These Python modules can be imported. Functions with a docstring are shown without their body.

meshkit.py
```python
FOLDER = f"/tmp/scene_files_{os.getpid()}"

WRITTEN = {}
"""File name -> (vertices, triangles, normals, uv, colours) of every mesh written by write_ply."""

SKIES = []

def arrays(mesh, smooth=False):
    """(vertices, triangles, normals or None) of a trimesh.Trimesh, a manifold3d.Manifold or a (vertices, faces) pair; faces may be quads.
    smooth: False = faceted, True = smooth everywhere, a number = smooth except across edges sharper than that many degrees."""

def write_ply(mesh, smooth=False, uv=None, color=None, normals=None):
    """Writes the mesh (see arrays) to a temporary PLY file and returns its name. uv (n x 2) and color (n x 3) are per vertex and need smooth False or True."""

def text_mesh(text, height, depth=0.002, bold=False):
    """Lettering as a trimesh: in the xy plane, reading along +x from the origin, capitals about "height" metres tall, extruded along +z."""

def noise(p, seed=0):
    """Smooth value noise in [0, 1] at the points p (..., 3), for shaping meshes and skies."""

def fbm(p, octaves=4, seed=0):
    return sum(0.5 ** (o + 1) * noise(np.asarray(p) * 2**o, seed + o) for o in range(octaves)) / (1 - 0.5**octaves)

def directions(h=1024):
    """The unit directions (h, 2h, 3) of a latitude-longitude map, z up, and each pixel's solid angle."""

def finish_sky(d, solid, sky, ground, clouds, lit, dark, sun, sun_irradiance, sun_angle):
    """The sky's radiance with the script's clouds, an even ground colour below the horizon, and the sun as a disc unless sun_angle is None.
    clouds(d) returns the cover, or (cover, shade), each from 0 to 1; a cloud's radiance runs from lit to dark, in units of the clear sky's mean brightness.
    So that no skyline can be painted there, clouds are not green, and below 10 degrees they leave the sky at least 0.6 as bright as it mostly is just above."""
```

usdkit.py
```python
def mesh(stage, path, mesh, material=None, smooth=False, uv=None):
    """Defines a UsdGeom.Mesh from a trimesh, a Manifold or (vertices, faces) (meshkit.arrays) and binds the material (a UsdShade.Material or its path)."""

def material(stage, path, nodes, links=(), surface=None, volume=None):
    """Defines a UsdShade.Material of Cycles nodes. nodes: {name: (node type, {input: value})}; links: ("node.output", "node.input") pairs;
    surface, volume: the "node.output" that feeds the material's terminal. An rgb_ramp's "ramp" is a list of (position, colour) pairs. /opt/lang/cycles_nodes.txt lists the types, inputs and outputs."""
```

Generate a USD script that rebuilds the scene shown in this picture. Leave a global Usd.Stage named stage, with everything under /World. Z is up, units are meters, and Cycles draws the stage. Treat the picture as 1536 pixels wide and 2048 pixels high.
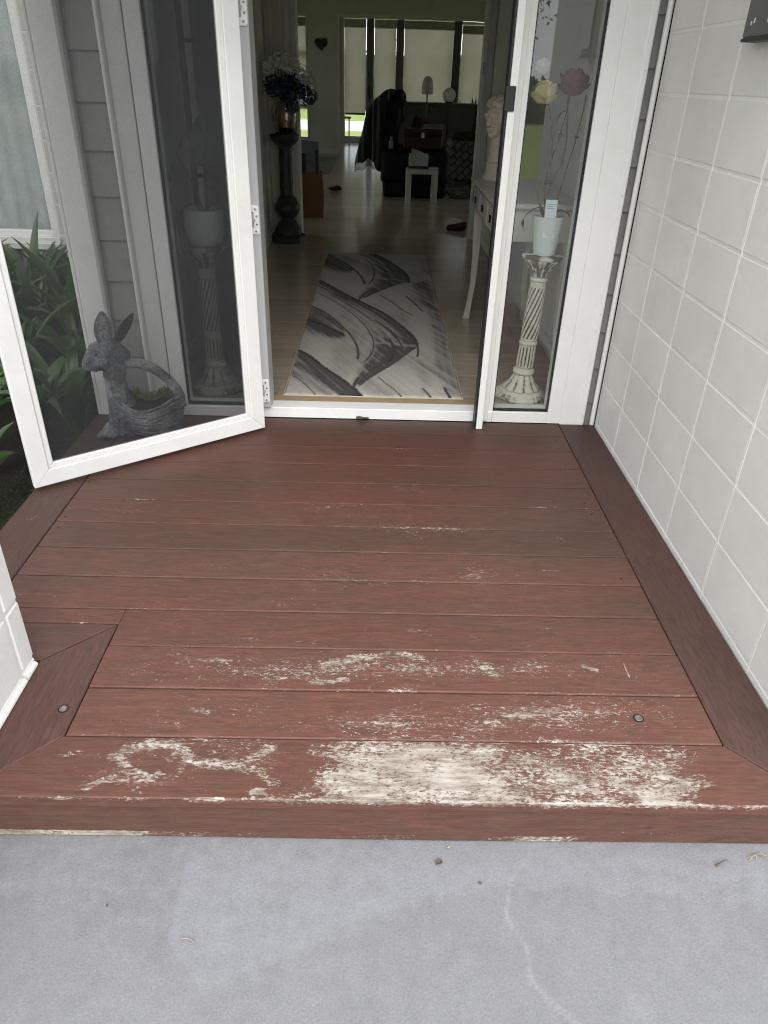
import math, random
import numpy as np
import trimesh
import manifold3d as m3
import usdkit, meshkit
from pxr import Gf, Sdf, Usd, UsdGeom, UsdLux, UsdShade, Vt

stage = Usd.Stage.CreateInMemory()
UsdGeom.SetStageUpAxis(stage, UsdGeom.Tokens.z)
UsdGeom.SetStageMetersPerUnit(stage, 1.0)
UsdGeom.Xform.Define(stage, '/World')
UsdGeom.Scope.Define(stage, '/World/Looks')

# ------------------------------------------------------------------ camera
F_PX, PITCH, YAW, ROLL = 1444.8, 0.5408, 0.0200, -0.0308
CAM = (0.0, -3.2974, 1.4485)
fw = np.array([math.sin(YAW) * math.cos(PITCH), math.cos(YAW) * math.cos(PITCH), -math.sin(PITCH)])
ri = np.array([math.cos(YAW), -math.sin(YAW), 0.0])
dn = np.cross(fw, ri)
ri, dn = math.cos(ROLL) * ri + math.sin(ROLL) * dn, -math.sin(ROLL) * ri + math.cos(ROLL) * dn
cam = UsdGeom.Camera.Define(stage, '/World/camera')
cm = Gf.Matrix4d(*ri, 0, *(-dn), 0, *(-fw), 0, *CAM, 1)
cam.AddTransformOp().Set(cm)
cam.CreateHorizontalApertureAttr(36.0)
cam.CreateVerticalApertureAttr(48.0)
cam.CreateFocalLengthAttr(36.0 * F_PX / 1536)
cam.CreateClippingRangeAttr(Gf.Vec2f(0.02, 2000))
cam.CreateExposureAttr(1.58)

# ------------------------------------------------------------------ sky and sun (bright overcast)
SUN_EL, SUN_AZ = math.radians(50), math.radians(172)      # azimuth = atan2(x, y) of the direction towards the sun
sd = np.array([math.sin(SUN_AZ) * math.cos(SUN_EL), math.cos(SUN_AZ) * math.cos(SUN_EL), math.sin(SUN_EL)])
SKY = usdkit.material(stage, '/World/Looks/sky_look', {
    'tc': ('texture_coordinate', {}),
    'map': ('mapping', {'scale': (1.0, 1.0, 2.2)}),
    'n': ('noise_texture', {'scale': 2.2, 'detail': 6.0, 'roughness': 0.55}),
    'cov': ('map_range', {'from_min': 0.30, 'from_max': 0.52, 'to_min': 0.55, 'to_max': 1.0, 'clamp': True}),
    'shade': ('map_range', {'from_min': 0.3, 'from_max': 0.75, 'to_min': 4.6, 'to_max': 7.2, 'clamp': True}),
    'cl': ('mix_color', {'blend_type': 'multiply', 'fac': 1.0, 'a': (0.97, 0.99, 1.02), 'use_clamp': False}),
    'sky': ('sky_texture', {'sky_type': 'single_scattering', 'sun_disc': False, 'sun_elevation': SUN_EL, 'sun_rotation': SUN_AZ}),
    'mix': ('mix_color', {'blend_type': 'mix', 'use_clamp': False}),
    'bg': ('background_shader', {'strength': 0.11})},
    [('tc.generated', 'map.vector'), ('map.vector', 'n.vector'), ('n.fac', 'cov.value'), ('n.fac', 'shade.value'), ('shade.result', 'cl.b'),
     ('cov.result', 'mix.fac'), ('sky.color', 'mix.a'), ('cl.result', 'mix.b'), ('mix.result', 'bg.color')], surface='bg.background')
dome = UsdLux.DomeLight.Define(stage, '/World/sky')
UsdShade.MaterialBindingAPI.Apply(dome.GetPrim()).Bind(SKY)
dome.GetPrim().SetCustomDataByKey('kind', 'structure')
sun = UsdLux.DistantLight.Define(stage, '/World/sun')
sun.CreateNormalizeAttr(True) if hasattr(sun, 'CreateNormalizeAttr') else None
sun.GetPrim().CreateAttribute('inputs:normalize', Sdf.ValueTypeNames.Bool).Set(True)
sun.CreateIntensityAttr(0.3)
sun.CreateAngleAttr(50.0)
sun.CreateColorAttr(Gf.Vec3f(1.0, 0.97, 0.93))
zx = -sd                                                     # the light shines along its own -z
zax = sd; xax = np.cross([0, 0, 1.0], zax); xax /= np.linalg.norm(xax); yax = np.cross(zax, xax)
sun.AddTransformOp().Set(Gf.Matrix4d(*xax, 0, *yax, 0, *zax, 0, 0, 0, 10, 1))

# ------------------------------------------------------------------ helpers
FZ = 0.04                                                        # height of the indoor floor above the deck
taken = {}
def path(parent, name):
    base = parent + '/' + name
    k = taken.get(base, -1) + 1
    taken[base] = k
    return base if k == 0 else f'{base}_{k:03d}'

def tag(prim, label=None, cat=None, group=None, kind=None):
    for k, v in (('label', label), ('category', cat), ('group', group), ('kind', kind)):
        if v:
            prim.SetCustomDataByKey(k, v)
    return prim

def thing(name, label, cat, loc=(0, 0, 0), rz=0.0, group=None, kind=None, tilt=None):
    x = UsdGeom.Xform.Define(stage, path('/World', name))
    x.AddTranslateOp().Set(Gf.Vec3d(*loc))
    if rz:
        x.AddRotateZOp().Set(rz)
    if tilt:
        x.AddRotateXYZOp().Set(Gf.Vec3f(*tilt))
    return tag(x.GetPrim(), label, cat, group, kind)

def part(name, mesh, mat, parent=None, smooth=False, label=None, attrs=None, **kw):
    p = path(str(parent.GetPath()) if parent else '/World', name)
    if isinstance(mesh, (list,)):
        mesh = cat(mesh)
    m = usdkit.mesh(stage, p, mesh, mat, smooth)
    if attrs:
        for k, v in attrs.items():
            v = np.asarray(v, np.float32)
            api = UsdGeom.PrimvarsAPI(m)
            if v.ndim == 1:
                api.CreatePrimvar(k, Sdf.ValueTypeNames.FloatArray, 'vertex').Set(Vt.FloatArray.FromNumpy(v))
            else:
                api.CreatePrimvar(k, Sdf.ValueTypeNames.Color3fArray, 'vertex').Set(Vt.Vec3fArray.FromNumpy(v))
    return tag(m.GetPrim(), label, **kw)

def copy_of(src, loc, rz=0.0, label=None, group=None, scale=None):
    """Another of the same thing: its parts by reference, its own place and label."""
    base = src.GetName()
    while base[-4:-3] == '_' and base[-3:].isdigit():
        base = base[:-4]
    x = UsdGeom.Xform.Define(stage, path('/World', base))
    pr = x.GetPrim()
    pr.GetReferences().AddInternalReference(src.GetPath())
    x.ClearXformOpOrder()
    x.AddTranslateOp(opSuffix='place').Set(Gf.Vec3d(*loc))
    if rz:
        x.AddRotateZOp(opSuffix='place').Set(rz)
    if scale:
        x.AddScaleOp(opSuffix='place').Set(Gf.Vec3f(*scale))
    pr.SetInstanceable(True)
    return tag(pr, label, src.GetCustomDataByKey('category'), group or src.GetCustomDataByKey('group'))

T = trimesh.Trimesh
def cat(ms):
    out = []
    for m in ms:
        if hasattr(m, 'to_mesh'):
            q = m.to_mesh(); m = T(q.vert_properties[:, :3], q.tri_verts, process=False)
        elif isinstance(m, tuple):
            v, f, _ = meshkit.arrays(m); m = T(v, f, process=False)
        out.append(m)
    return trimesh.util.concatenate(out)

def box(x0, x1, y0, y1, z0, z1, c=0.0):
    lo, hi = np.minimum([x0, y0, z0], [x1, y1, z1]), np.maximum([x0, y0, z0], [x1, y1, z1])
    c = min(c, 0.45 * float((hi - lo).min()))
    if c <= 0:
        return trimesh.creation.box(bounds=[lo, hi])
    pts = []
    for sx in (0, 1):
        for sy in (0, 1):
            for sz in (0, 1):
                s = np.array([sx, sy, sz]); p = np.where(s, hi, lo).astype(float); d = np.where(s, -1, 1) * c
                for k in range(3):
                    e = d.copy(); e[k] = 0
                    pts.append(p + e)
    return trimesh.convex.convex_hull(np.array(pts))

def quadmesh(corners):
    return T(np.array(corners, float), [[0, 1, 2], [0, 2, 3]], process=False)

def grid(nu, nv, fn):
    """A (nu x nv) grid of points fn(u, v), u and v from 0 to 1."""
    u, v = np.meshgrid(np.linspace(0, 1, nu), np.linspace(0, 1, nv), indexing='ij')
    p = np.stack(fn(u, v), -1).reshape(-1, 3)
    i, j = np.meshgrid(np.arange(nu - 1), np.arange(nv - 1), indexing='ij')
    a = i * nv + j
    q = np.stack([a, a + nv, a + nv + 1, a + 1], -1).reshape(-1, 4)
    return T(p, np.vstack([q[:, [0, 1, 2]], q[:, [0, 2, 3]]]), process=False)

def revolve(profile, n=40, flute=None):
    """A closed profile of (r, z) from bottom to top, turned about z; flute(angle, z, r) may move the radius."""
    pr = np.array(profile, float)
    a = np.arange(n) * 2 * math.pi / n
    r = np.broadcast_to(pr[:, :1], (len(pr), n)).copy()
    if flute:
        r = flute(a[None, :], pr[:, 1:2], r)
    v = np.stack([r * np.cos(a), r * np.sin(a), np.broadcast_to(pr[:, 1:2], r.shape)], -1).reshape(-1, 3)
    f = []
    for i in range(len(pr) - 1):
        for j in range(n):
            b, c = i * n + j, i * n + (j + 1) % n
            f += [[b, c, c + n], [b, c + n, b + n]]
    base = len(v)
    v = np.vstack([v, [[0, 0, pr[0, 1]], [0, 0, pr[-1, 1]]]])
    for j in range(n):
        f.append([base, (j + 1) % n, j]); f.append([base + 1, (len(pr) - 1) * n + j, (len(pr) - 1) * n + (j + 1) % n])
    return T(v, f, process=False)

def fine(profile, step=0.01):
    p = np.array(profile, float); out = [p[0]]
    for a, b in zip(p[:-1], p[1:]):
        k = max(1, int(np.linalg.norm(b - a) / step))
        out += [a + (b - a) * t / k for t in range(1, k + 1)]
    return np.array(out)

def curve(pts, n=24):
    from scipy.interpolate import CubicSpline
    p = np.array(pts, float)
    if len(p) == 2:
        return p[0] + (p[1] - p[0]) * np.linspace(0, 1, n)[:, None]
    s = np.r_[0, np.cumsum(np.linalg.norm(np.diff(p, axis=0), axis=1))]
    return CubicSpline(s, p)(np.linspace(0, s[-1], n))

def tube(pts, r, sides=8):
    p = np.asarray(pts, float)
    r = np.broadcast_to(np.asarray(r, float), (len(p),))
    t = np.gradient(p, axis=0); t /= np.linalg.norm(t, axis=1, keepdims=True) + 1e-12
    ref = np.array([0, 0, 1.0]) if abs(t[:, 2]).mean() < 0.8 else np.array([1.0, 0, 0])
    a = np.cross(t, ref); a /= np.linalg.norm(a, axis=1, keepdims=True) + 1e-12
    b = np.cross(t, a)
    w = np.arange(sides) * 2 * math.pi / sides
    v = (p[:, None] + r[:, None, None] * (np.cos(w)[None, :, None] * a[:, None] + np.sin(w)[None, :, None] * b[:, None])).reshape(-1, 3)
    f = []
    for i in range(len(p) - 1):
        for j in range(sides):
            c, d = i * sides + j, i * sides + (j + 1) % sides
            f += [[c, d, d + sides], [c, d + sides, c + sides]]
    v = np.vstack([v, p[:1], p[-1:]]); k = len(v)
    for j in range(sides):
        f.append([k - 2, (j + 1) % sides, j]); f.append([k - 1, (len(p) - 1) * sides + j, (len(p) - 1) * sides + (j + 1) % sides])
    return T(v, f, process=False)

def sphere(c, r, sub=2):
    s = trimesh.creation.icosphere(subdivisions=sub, radius=1.0)
    s.apply_scale(r); s.apply_translation(c)
    return s

def moved(m, loc=(0, 0, 0), rz=0.0, ry=0.0, rx=0.0):
    m = m.copy()
    for ang, ax in ((rx, [1, 0, 0]), (ry, [0, 1, 0]), (rz, [0, 0, 1])):
        if ang:
            m.apply_transform(trimesh.transformations.rotation_matrix(math.radians(ang), ax))
    m.apply_translation(loc)
    return m

def blob(bones, length=0.012, rounds=6, k=0.0):
    """bones: ((point, radius), (point, radius)) pairs; their hulls joined into one smooth surface."""
    total = m3.Manifold()
    for (p, r), (q, s) in bones:
        a = m3.Manifold.sphere(r, 20).translate(p); b = m3.Manifold.sphere(s, 20).translate(q)
        total = total + m3.Manifold.batch_hull([a, b])
    q = total.refine_to_length(length).to_mesh()
    t = T(q.vert_properties[:, :3], q.tri_verts, process=True)
    trimesh.smoothing.filter_taubin(t, iterations=rounds * 2)
    return t

def rough(t, amp, scale, seed=0, octaves=4):
    n = meshkit.fbm(np.array(t.vertices) * scale, octaves, seed) - 0.5
    t.vertices = np.array(t.vertices) + np.array(t.vertex_normals) * (n * amp)[:, None]
    return t

# ------------------------------------------------------------------ materials
def M(name, nodes, links, surface='p.BSDF', volume=None):
    return usdkit.material(stage, '/World/Looks/' + name, nodes, links, surface=surface, volume=volume)

def plain(name, col, rough_=0.5, metal=0.0, var=0.12, scale=9.0, bump=0.0, bscale=120.0, **kw):
    """One colour with slight mottling, and a fine relief where bump > 0."""
    c = np.array(col)
    nodes = {'g': ('geometry', {}), 'n': ('noise_texture', {'scale': scale, 'detail': 5.0, 'roughness': 0.6}),
             'r': ('rgb_ramp', {'ramp': [(0.3, tuple(c * (1 - var))), (0.7, tuple(np.minimum(c * (1 + var), 1)))]}),
             'p': ('principled_bsdf', {'roughness': rough_, 'metallic': metal, **kw})}
    links = [('g.position', 'n.vector'), ('n.fac', 'r.fac'), ('r.color', 'p.base_color')]
    if bump:
        nodes['n2'] = ('noise_texture', {'scale': bscale, 'detail': 4.0, 'roughness': 0.6})
        nodes['b'] = ('bump', {'strength': bump, 'distance': 0.003})
        links += [('g.position', 'n2.vector'), ('n2.fac', 'b.height'), ('b.normal', 'p.normal')]
    return M(name, nodes, links)

def deck_wood(name, along_x, red=(0.160, 0.072, 0.057), grey=(0.112, 0.074, 0.059)):
    """Oiled timber with grain along the board; 'wear' says where the finish is walked off, and pale wood shows in grain-shaped flakes."""
    sc = (lambda a, b: (a, b, b)) if along_x else (lambda a, b: (b, a, b))
    nodes = {'g': ('geometry', {}), 'oi': ('object_info', {}),
             'ofs': ('vector_math', {'math_type': 'multiply_add', 'vector2': (1, 1, 1)}), 'rv': ('combine_xyz', {}), 'rm': ('math', {'math_type': 'multiply', 'value2': 37.0}),
             'm1': ('mapping', {'scale': sc(75, 150)}), 'm2': ('mapping', {'scale': sc(6.0, 34)}), 'm3': ('mapping', {'scale': sc(7, 260)}), 'm4': ('mapping', {'scale': sc(10, 55)}),
             'm5': ('mapping', {'scale': sc(14, 90)}),
             'n1': ('noise_texture', {'scale': 1.0, 'detail': 9.0, 'roughness': 0.74, 'distortion': 0.18}),
             'n2': ('noise_texture', {'scale': 1.0, 'detail': 5.0, 'roughness': 0.6, 'distortion': 0.8}),
             'n3': ('noise_texture', {'scale': 1.0, 'detail': 5.0, 'roughness': 0.65, 'distortion': 0.15}),
             'n4': ('noise_texture', {'scale': 1.0, 'detail': 3.0, 'roughness': 0.6}),
             'n5': ('noise_texture', {'scale': 1.0, 'detail': 6.0, 'roughness': 0.6, 'distortion': 1.2}),
             'w': ('attribute', {'attribute': 'wear'}), 'wg': ('attribute', {'attribute': 'grey'}),
             'add': ('math', {'math_type': 'multiply_add', 'value2': 0.55}),
             'm6': ('mapping', {'scale': sc(20, 300)}), 'n6': ('noise_texture', {'scale': 1.0, 'detail': 7.0, 'roughness': 0.72, 'distortion': 1.6}), 'wa': ('math', {'math_type': 'multiply_add', 'value2': 0.50}),
             'mask2': ('map_range', {'range_type': 'smoothstep', 'from_min': 0.765, 'from_max': 0.82, 'to_max': 0.7, 'clamp': True}), 'mx': ('math', {'math_type': 'maximum'}),
             'mask': ('map_range', {'range_type': 'smoothstep', 'from_min': 0.765, 'from_max': 0.82, 'clamp': True}),
             'gr': ('math', {'math_type': 'multiply_add', 'value2': 0.8}), 'grc': ('map_range', {'from_min': 0.42, 'from_max': 0.90, 'clamp': True}),
             'base': ('mix_color', {'blend_type': 'mix', 'a': red, 'b': grey}),
             'gm': ('map_range', {'from_min': 0.3, 'from_max': 0.7, 'to_min': 0.84, 'to_max': 1.14}),
             'gm2': ('map_range', {'from_min': 0.35, 'from_max': 0.72, 'to_min': 0.80, 'to_max': 1.16}),
             'rb': ('map_range', {'from_min': 0.0, 'from_max': 1.0, 'to_min': 0.95, 'to_max': 1.05}),
             'mul': ('math', {'math_type': 'multiply'}), 'mul2': ('math', {'math_type': 'multiply'}),
             'c1': ('mix_color', {'blend_type': 'multiply', 'fac': 1.0, 'use_clamp': False}),
             'pale': ('rgb_ramp', {'ramp': [(0.34, (0.20, 0.165, 0.135)), (0.5, (0.34, 0.30, 0.255)), (0.66, (0.46, 0.43, 0.385))]}),
             'col': ('mix_color', {'blend_type': 'mix'}),
             'rg': ('mix_float', {'a': 0.50, 'b': 0.85}),
             'h': ('math', {'math_type': 'multiply_add', 'value2': -0.6}),
             'b': ('bump', {'strength': 0.28, 'distance': 0.002}),
             'sh': ('attribute', {'attribute': 'house_shade'}), 'fd': ('map_range', {'to_min': 1.06, 'to_max': 0.70}), 'mul3': ('math', {'math_type': 'multiply'}),
             'p': ('principled_bsdf', {'specular_ior_level': 0.26})}
    links = [('oi.random', 'rm.value1'), ('rm.value', 'rv.x'), ('rm.value', 'rv.z'), ('g.position', 'ofs.vector1'), ('rv.vector', 'ofs.vector3')]
    for k in '123456':
        links += [('ofs.vector', f'm{k}.vector'), (f'm{k}.vector', f'n{k}.vector')]
    links += [('w.fac', 'add.value1'), ('n1.fac', 'add.value3'), ('add.value', 'mask.value'), ('w.fac', 'wa.value1'), ('n6.fac', 'wa.value3'), ('wa.value', 'mask2.value'), ('mask.result', 'mx.value1'), ('mask2.result', 'mx.value2'),
              ('wg.fac', 'gr.value1'), ('n2.fac', 'gr.value3'), ('gr.value', 'grc.value'), ('grc.result', 'base.fac'),
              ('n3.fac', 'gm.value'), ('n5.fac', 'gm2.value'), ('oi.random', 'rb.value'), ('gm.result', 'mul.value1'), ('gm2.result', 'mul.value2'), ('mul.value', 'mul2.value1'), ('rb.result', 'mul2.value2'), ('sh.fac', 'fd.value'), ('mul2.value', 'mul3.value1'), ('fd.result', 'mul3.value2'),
              ('base.result', 'c1.a'), ('mul3.value', 'c1.b'), ('n4.fac', 'pale.fac'), ('c1.result', 'col.a'), ('pale.color', 'col.b'), ('mx.value', 'col.fac'),
              ('mask.result', 'rg.fac'), ('rg.result', 'p.roughness'), ('col.result', 'p.base_color'),
              ('mask.result', 'h.value1'), ('n3.fac', 'h.value3'), ('h.value', 'b.height'), ('b.normal', 'p.normal')]
    return M(name, nodes, links)

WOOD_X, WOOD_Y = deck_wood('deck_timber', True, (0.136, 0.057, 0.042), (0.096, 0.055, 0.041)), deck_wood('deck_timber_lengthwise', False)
BORDER_X, BORDER_Y = deck_wood('border_timber', True, (0.112, 0.050, 0.039), (0.084, 0.047, 0.038)), deck_wood('border_timber_lengthwise', False, (0.106, 0.048, 0.038), (0.080, 0.045, 0.037))

def white_paint(name, col=(0.80, 0.80, 0.78), dirt=0.10):
    """White joinery paint with faint scuffs and grime."""
    c = np.array(col)
    return M(name, {'g': ('geometry', {}), 'n': ('noise_texture', {'scale': 6.0, 'detail': 6.0, 'roughness': 0.65}), 'n2': ('noise_texture', {'scale': 46.0, 'detail': 5.0, 'roughness': 0.7}),
                    'r': ('rgb_ramp', {'ramp': [(0.3, tuple(c * (1 - 0.5 * dirt))), (0.6, tuple(c))]}),
                    'm': ('map_range', {'from_min': 0.655, 'from_max': 0.80, 'to_max': 0.5, 'clamp': True}),
                    'x': ('mix_color', {'blend_type': 'mix', 'b': (0.36, 0.35, 0.33)}),
                    'n3': ('noise_texture', {'scale': 300.0, 'detail': 2.0}), 'b': ('bump', {'strength': 0.06, 'distance': 0.001}),
                    'p': ('principled_bsdf', {'roughness': 0.34})},
             [('g.position', 'n.vector'), ('g.position', 'n2.vector'), ('g.position', 'n3.vector'), ('n.fac', 'r.fac'), ('n2.fac', 'm.value'), ('r.color', 'x.a'), ('m.result', 'x.fac'),
              ('x.result', 'p.base_color'), ('n3.fac', 'b.height'), ('b.normal', 'p.normal')])

WHITE = white_paint('white_joinery')
WHITE_DIRTY = white_paint('scuffed_white_joinery', (0.80, 0.80, 0.785), 0.16)
TRIM = white_paint('white_trim_board', (0.72, 0.715, 0.69), 0.12)

def masonry(name, col, speck=0.10):
    """Painted concrete block: pitted face, slightly different tone block by block."""
    c = np.array(col)
    return M(name, {'g': ('geometry', {}), 'oi': ('object_info', {}), 'n': ('noise_texture', {'scale': 420.0, 'detail': 4.0, 'roughness': 0.7}), 'n2': ('noise_texture', {'scale': 5.0, 'detail': 4.0, 'roughness': 0.6}),
                    'v': ('voronoi_texture', {'scale': 240.0}),
                    'a': ('map_range', {'from_min': 0.25, 'from_max': 0.75, 'to_min': 1 - speck, 'to_max': 1 + speck}), 'a2': ('map_range', {'from_min': 0.3, 'from_max': 0.7, 'to_min': 0.95, 'to_max': 1.04}),
                    'a3': ('map_range', {'to_min': 0.965, 'to_max': 1.03}), 'q': ('math', {'math_type': 'multiply'}), 'q2': ('math', {'math_type': 'multiply'}),
                    'x': ('mix_color', {'blend_type': 'multiply', 'fac': 1.0, 'a': tuple(c), 'use_clamp': False}),
                    'hs': ('math', {'math_type': 'multiply_add', 'value2': 0.6}), 'b': ('bump', {'strength': 0.5, 'distance': 0.0016}), 'p': ('principled_bsdf', {'roughness': 0.72})},
             [('g.position', 'n.vector'), ('g.position', 'n2.vector'), ('g.position', 'v.vector'), ('n.fac', 'a.value'), ('n2.fac', 'a2.value'), ('oi.random', 'a3.value'), ('a.result', 'q.value1'), ('a2.result', 'q.value2'),
              ('q.value', 'q2.value1'), ('a3.result', 'q2.value2'), ('q2.value', 'x.b'), ('x.result', 'p.base_color'), ('v.distance', 'hs.value1'), ('n.fac', 'hs.value3'), ('hs.value', 'b.height'), ('b.normal', 'p.normal')])

BLOCK = masonry('painted_block', (0.665, 0.652, 0.618))
BLOCK_SHADE = masonry('painted_block_shaded', (0.52, 0.50, 0.475))  # same block as the right wall, shade put into a darker tone
MORTAR = masonry('painted_mortar', (0.725, 0.715, 0.685), 0.05)
PIER = masonry('painted_block_white', (0.74, 0.735, 0.71), 0.06)
BOARD_GREY = plain('weatherboard_paint', (0.27, 0.262, 0.25), 0.5, var=0.06, scale=14, bump=0.12, bscale=200)

def concrete(name):
    return M(name, {'g': ('geometry', {}), 'n': ('noise_texture', {'scale': 170.0, 'detail': 6.0, 'roughness': 0.75}), 'n2': ('noise_texture', {'scale': 3.2, 'detail': 6.0, 'roughness': 0.6, 'distortion': 0.6}), 'n3': ('noise_texture', {'scale': 420.0, 'detail': 2.0, 'roughness': 0.6}),
                    'v': ('voronoi_texture', {'scale': 320.0}), 'n5': ('noise_texture', {'scale': 24.0, 'detail': 5.0, 'roughness': 0.65}),
                    's': ('attribute', {'attribute': 'stain'}), 'k': ('attribute', {'attribute': 'crack'}),
                    'base': ('rgb_ramp', {'ramp': [(0.3, (0.174, 0.175, 0.180)), (0.5, (0.192, 0.193, 0.199)), (0.72, (0.208, 0.209, 0.216))]}),
                    'dust': ('mix_color', {'blend_type': 'mix', 'b': (0.224, 0.228, 0.248)}), 'sw': ('math', {'math_type': 'multiply_add', 'value2': 1.0}), 'sc': ('map_range', {'range_type': 'smoothstep', 'from_min': 0.55, 'from_max': 1.15, 'to_max': 0.75, 'clamp': True}),
                    'crk': ('mix_color', {'blend_type': 'mix', 'b': (0.33, 0.325, 0.32)}),
                    'ck': ('math', {'math_type': 'multiply'}), 'ckr': ('map_range', {'from_min': 0.3, 'from_max': 0.6, 'to_min': 0.3, 'to_max': 1.0, 'clamp': True}),
                    'gm': ('map_range', {'from_min': 0.28, 'from_max': 0.72, 'to_min': 0.80, 'to_max': 1.20}), 'gm3': ('map_range', {'from_min': 0.3, 'from_max': 0.7, 'to_min': 0.93, 'to_max': 1.06}), 'gq': ('math', {'math_type': 'multiply'}),
                    'pit': ('map_range', {'from_min': 0.69, 'from_max': 0.74, 'to_min': 1.0, 'to_max': 0.6, 'clamp': True}), 'gq2': ('math', {'math_type': 'multiply'}),
                    'x': ('mix_color', {'blend_type': 'multiply', 'fac': 1.0, 'use_clamp': False}),
                    'hs': ('math', {'math_type': 'multiply_add', 'value2': 0.7}), 'b': ('bump', {'strength': 0.45, 'distance': 0.0015}), 'p': ('principled_bsdf', {'roughness': 0.82, 'specular_ior_level': 0.3})},
             [('g.position', 'n.vector'), ('g.position', 'n2.vector'), ('g.position', 'n3.vector'), ('g.position', 'n5.vector'), ('g.position', 'v.vector'), ('n2.fac', 'base.fac'), ('base.color', 'dust.a'), ('s.fac', 'sw.value1'), ('n5.fac', 'sw.value3'), ('sw.value', 'sc.value'), ('sc.result', 'dust.fac'),
              ('dust.result', 'crk.a'), ('k.fac', 'ck.value1'), ('n5.fac', 'ckr.value'), ('ckr.result', 'ck.value2'), ('ck.value', 'crk.fac'), ('n.fac', 'gm.value'), ('n5.fac', 'gm3.value'), ('gm.result', 'gq.value1'), ('gm3.result', 'gq.value2'),
              ('n3.fac', 'pit.value'), ('gq.value', 'gq2.value1'), ('pit.result', 'gq2.value2'), ('crk.result', 'x.a'), ('gq2.value', 'x.b'), ('x.result', 'p.base_color'),
              ('v.distance', 'hs.value1'), ('n.fac', 'hs.value3'), ('hs.value', 'b.height'), ('b.normal', 'p.normal')])
CONCRETE = concrete('concrete_path_surface')

def pane(name, ior=1.5, gain=1.8, tint=(0.93, 0.95, 0.94)):
    return M(name, {'g': ('geometry', {}), 'f': ('fresnel', {'IOR': ior}), 'inv': ('math', {'math_type': 'subtract', 'value1': 1.0}), 'm': ('math', {'math_type': 'multiply', 'value2': gain}), 'm2': ('math', {'math_type': 'multiply', 'use_clamp': True}),
                    't': ('transparent_bsdf', {'color': tint}), 'gl': ('glossy_bsdf', {'color': (1, 1, 1), 'roughness': 0.0}), 'x': ('mix_closure', {})},
             [('f.fac', 'm.value1'), ('g.backfacing', 'inv.value2'), ('m.value', 'm2.value1'), ('inv.value', 'm2.value2'), ('m2.value', 'x.fac'), ('t.BSDF', 'x.closure1'), ('gl.BSDF', 'x.closure2')], surface='x.closure')
GLASS = pane('window_glass', 1.52, 1.7)
GLASS_REFLECTIVE = pane('reflective_window_glass', 1.52, 2.3)  # same glazing as the left sidelight, with its reflection raised for this pane

FLYSCREEN = M('fly_screen_mesh', {'g': ('geometry', {}), 'mp': ('mapping', {'scale': (260, 260, 300)}), 'n': ('noise_texture', {'scale': 1.0, 'detail': 3.0, 'roughness': 0.7}),
                                  'r': ('map_range', {'from_min': 0.3, 'from_max': 0.7, 'to_min': 0.33, 'to_max': 0.41, 'clamp': True}),
                                  't': ('transparent_bsdf', {'color': (1, 1, 1)}), 'p': ('principled_bsdf', {'base_color': (0.024, 0.024, 0.025), 'roughness': 0.6, 'specular_ior_level': 0.12}), 'x': ('mix_closure', {})},
              [('g.position', 'mp.vector'), ('mp.vector', 'n.vector'), ('n.fac', 'r.value'), ('r.result', 'x.fac'), ('t.BSDF', 'x.closure1'), ('p.BSDF', 'x.closure2')], surface='x.closure')

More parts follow.
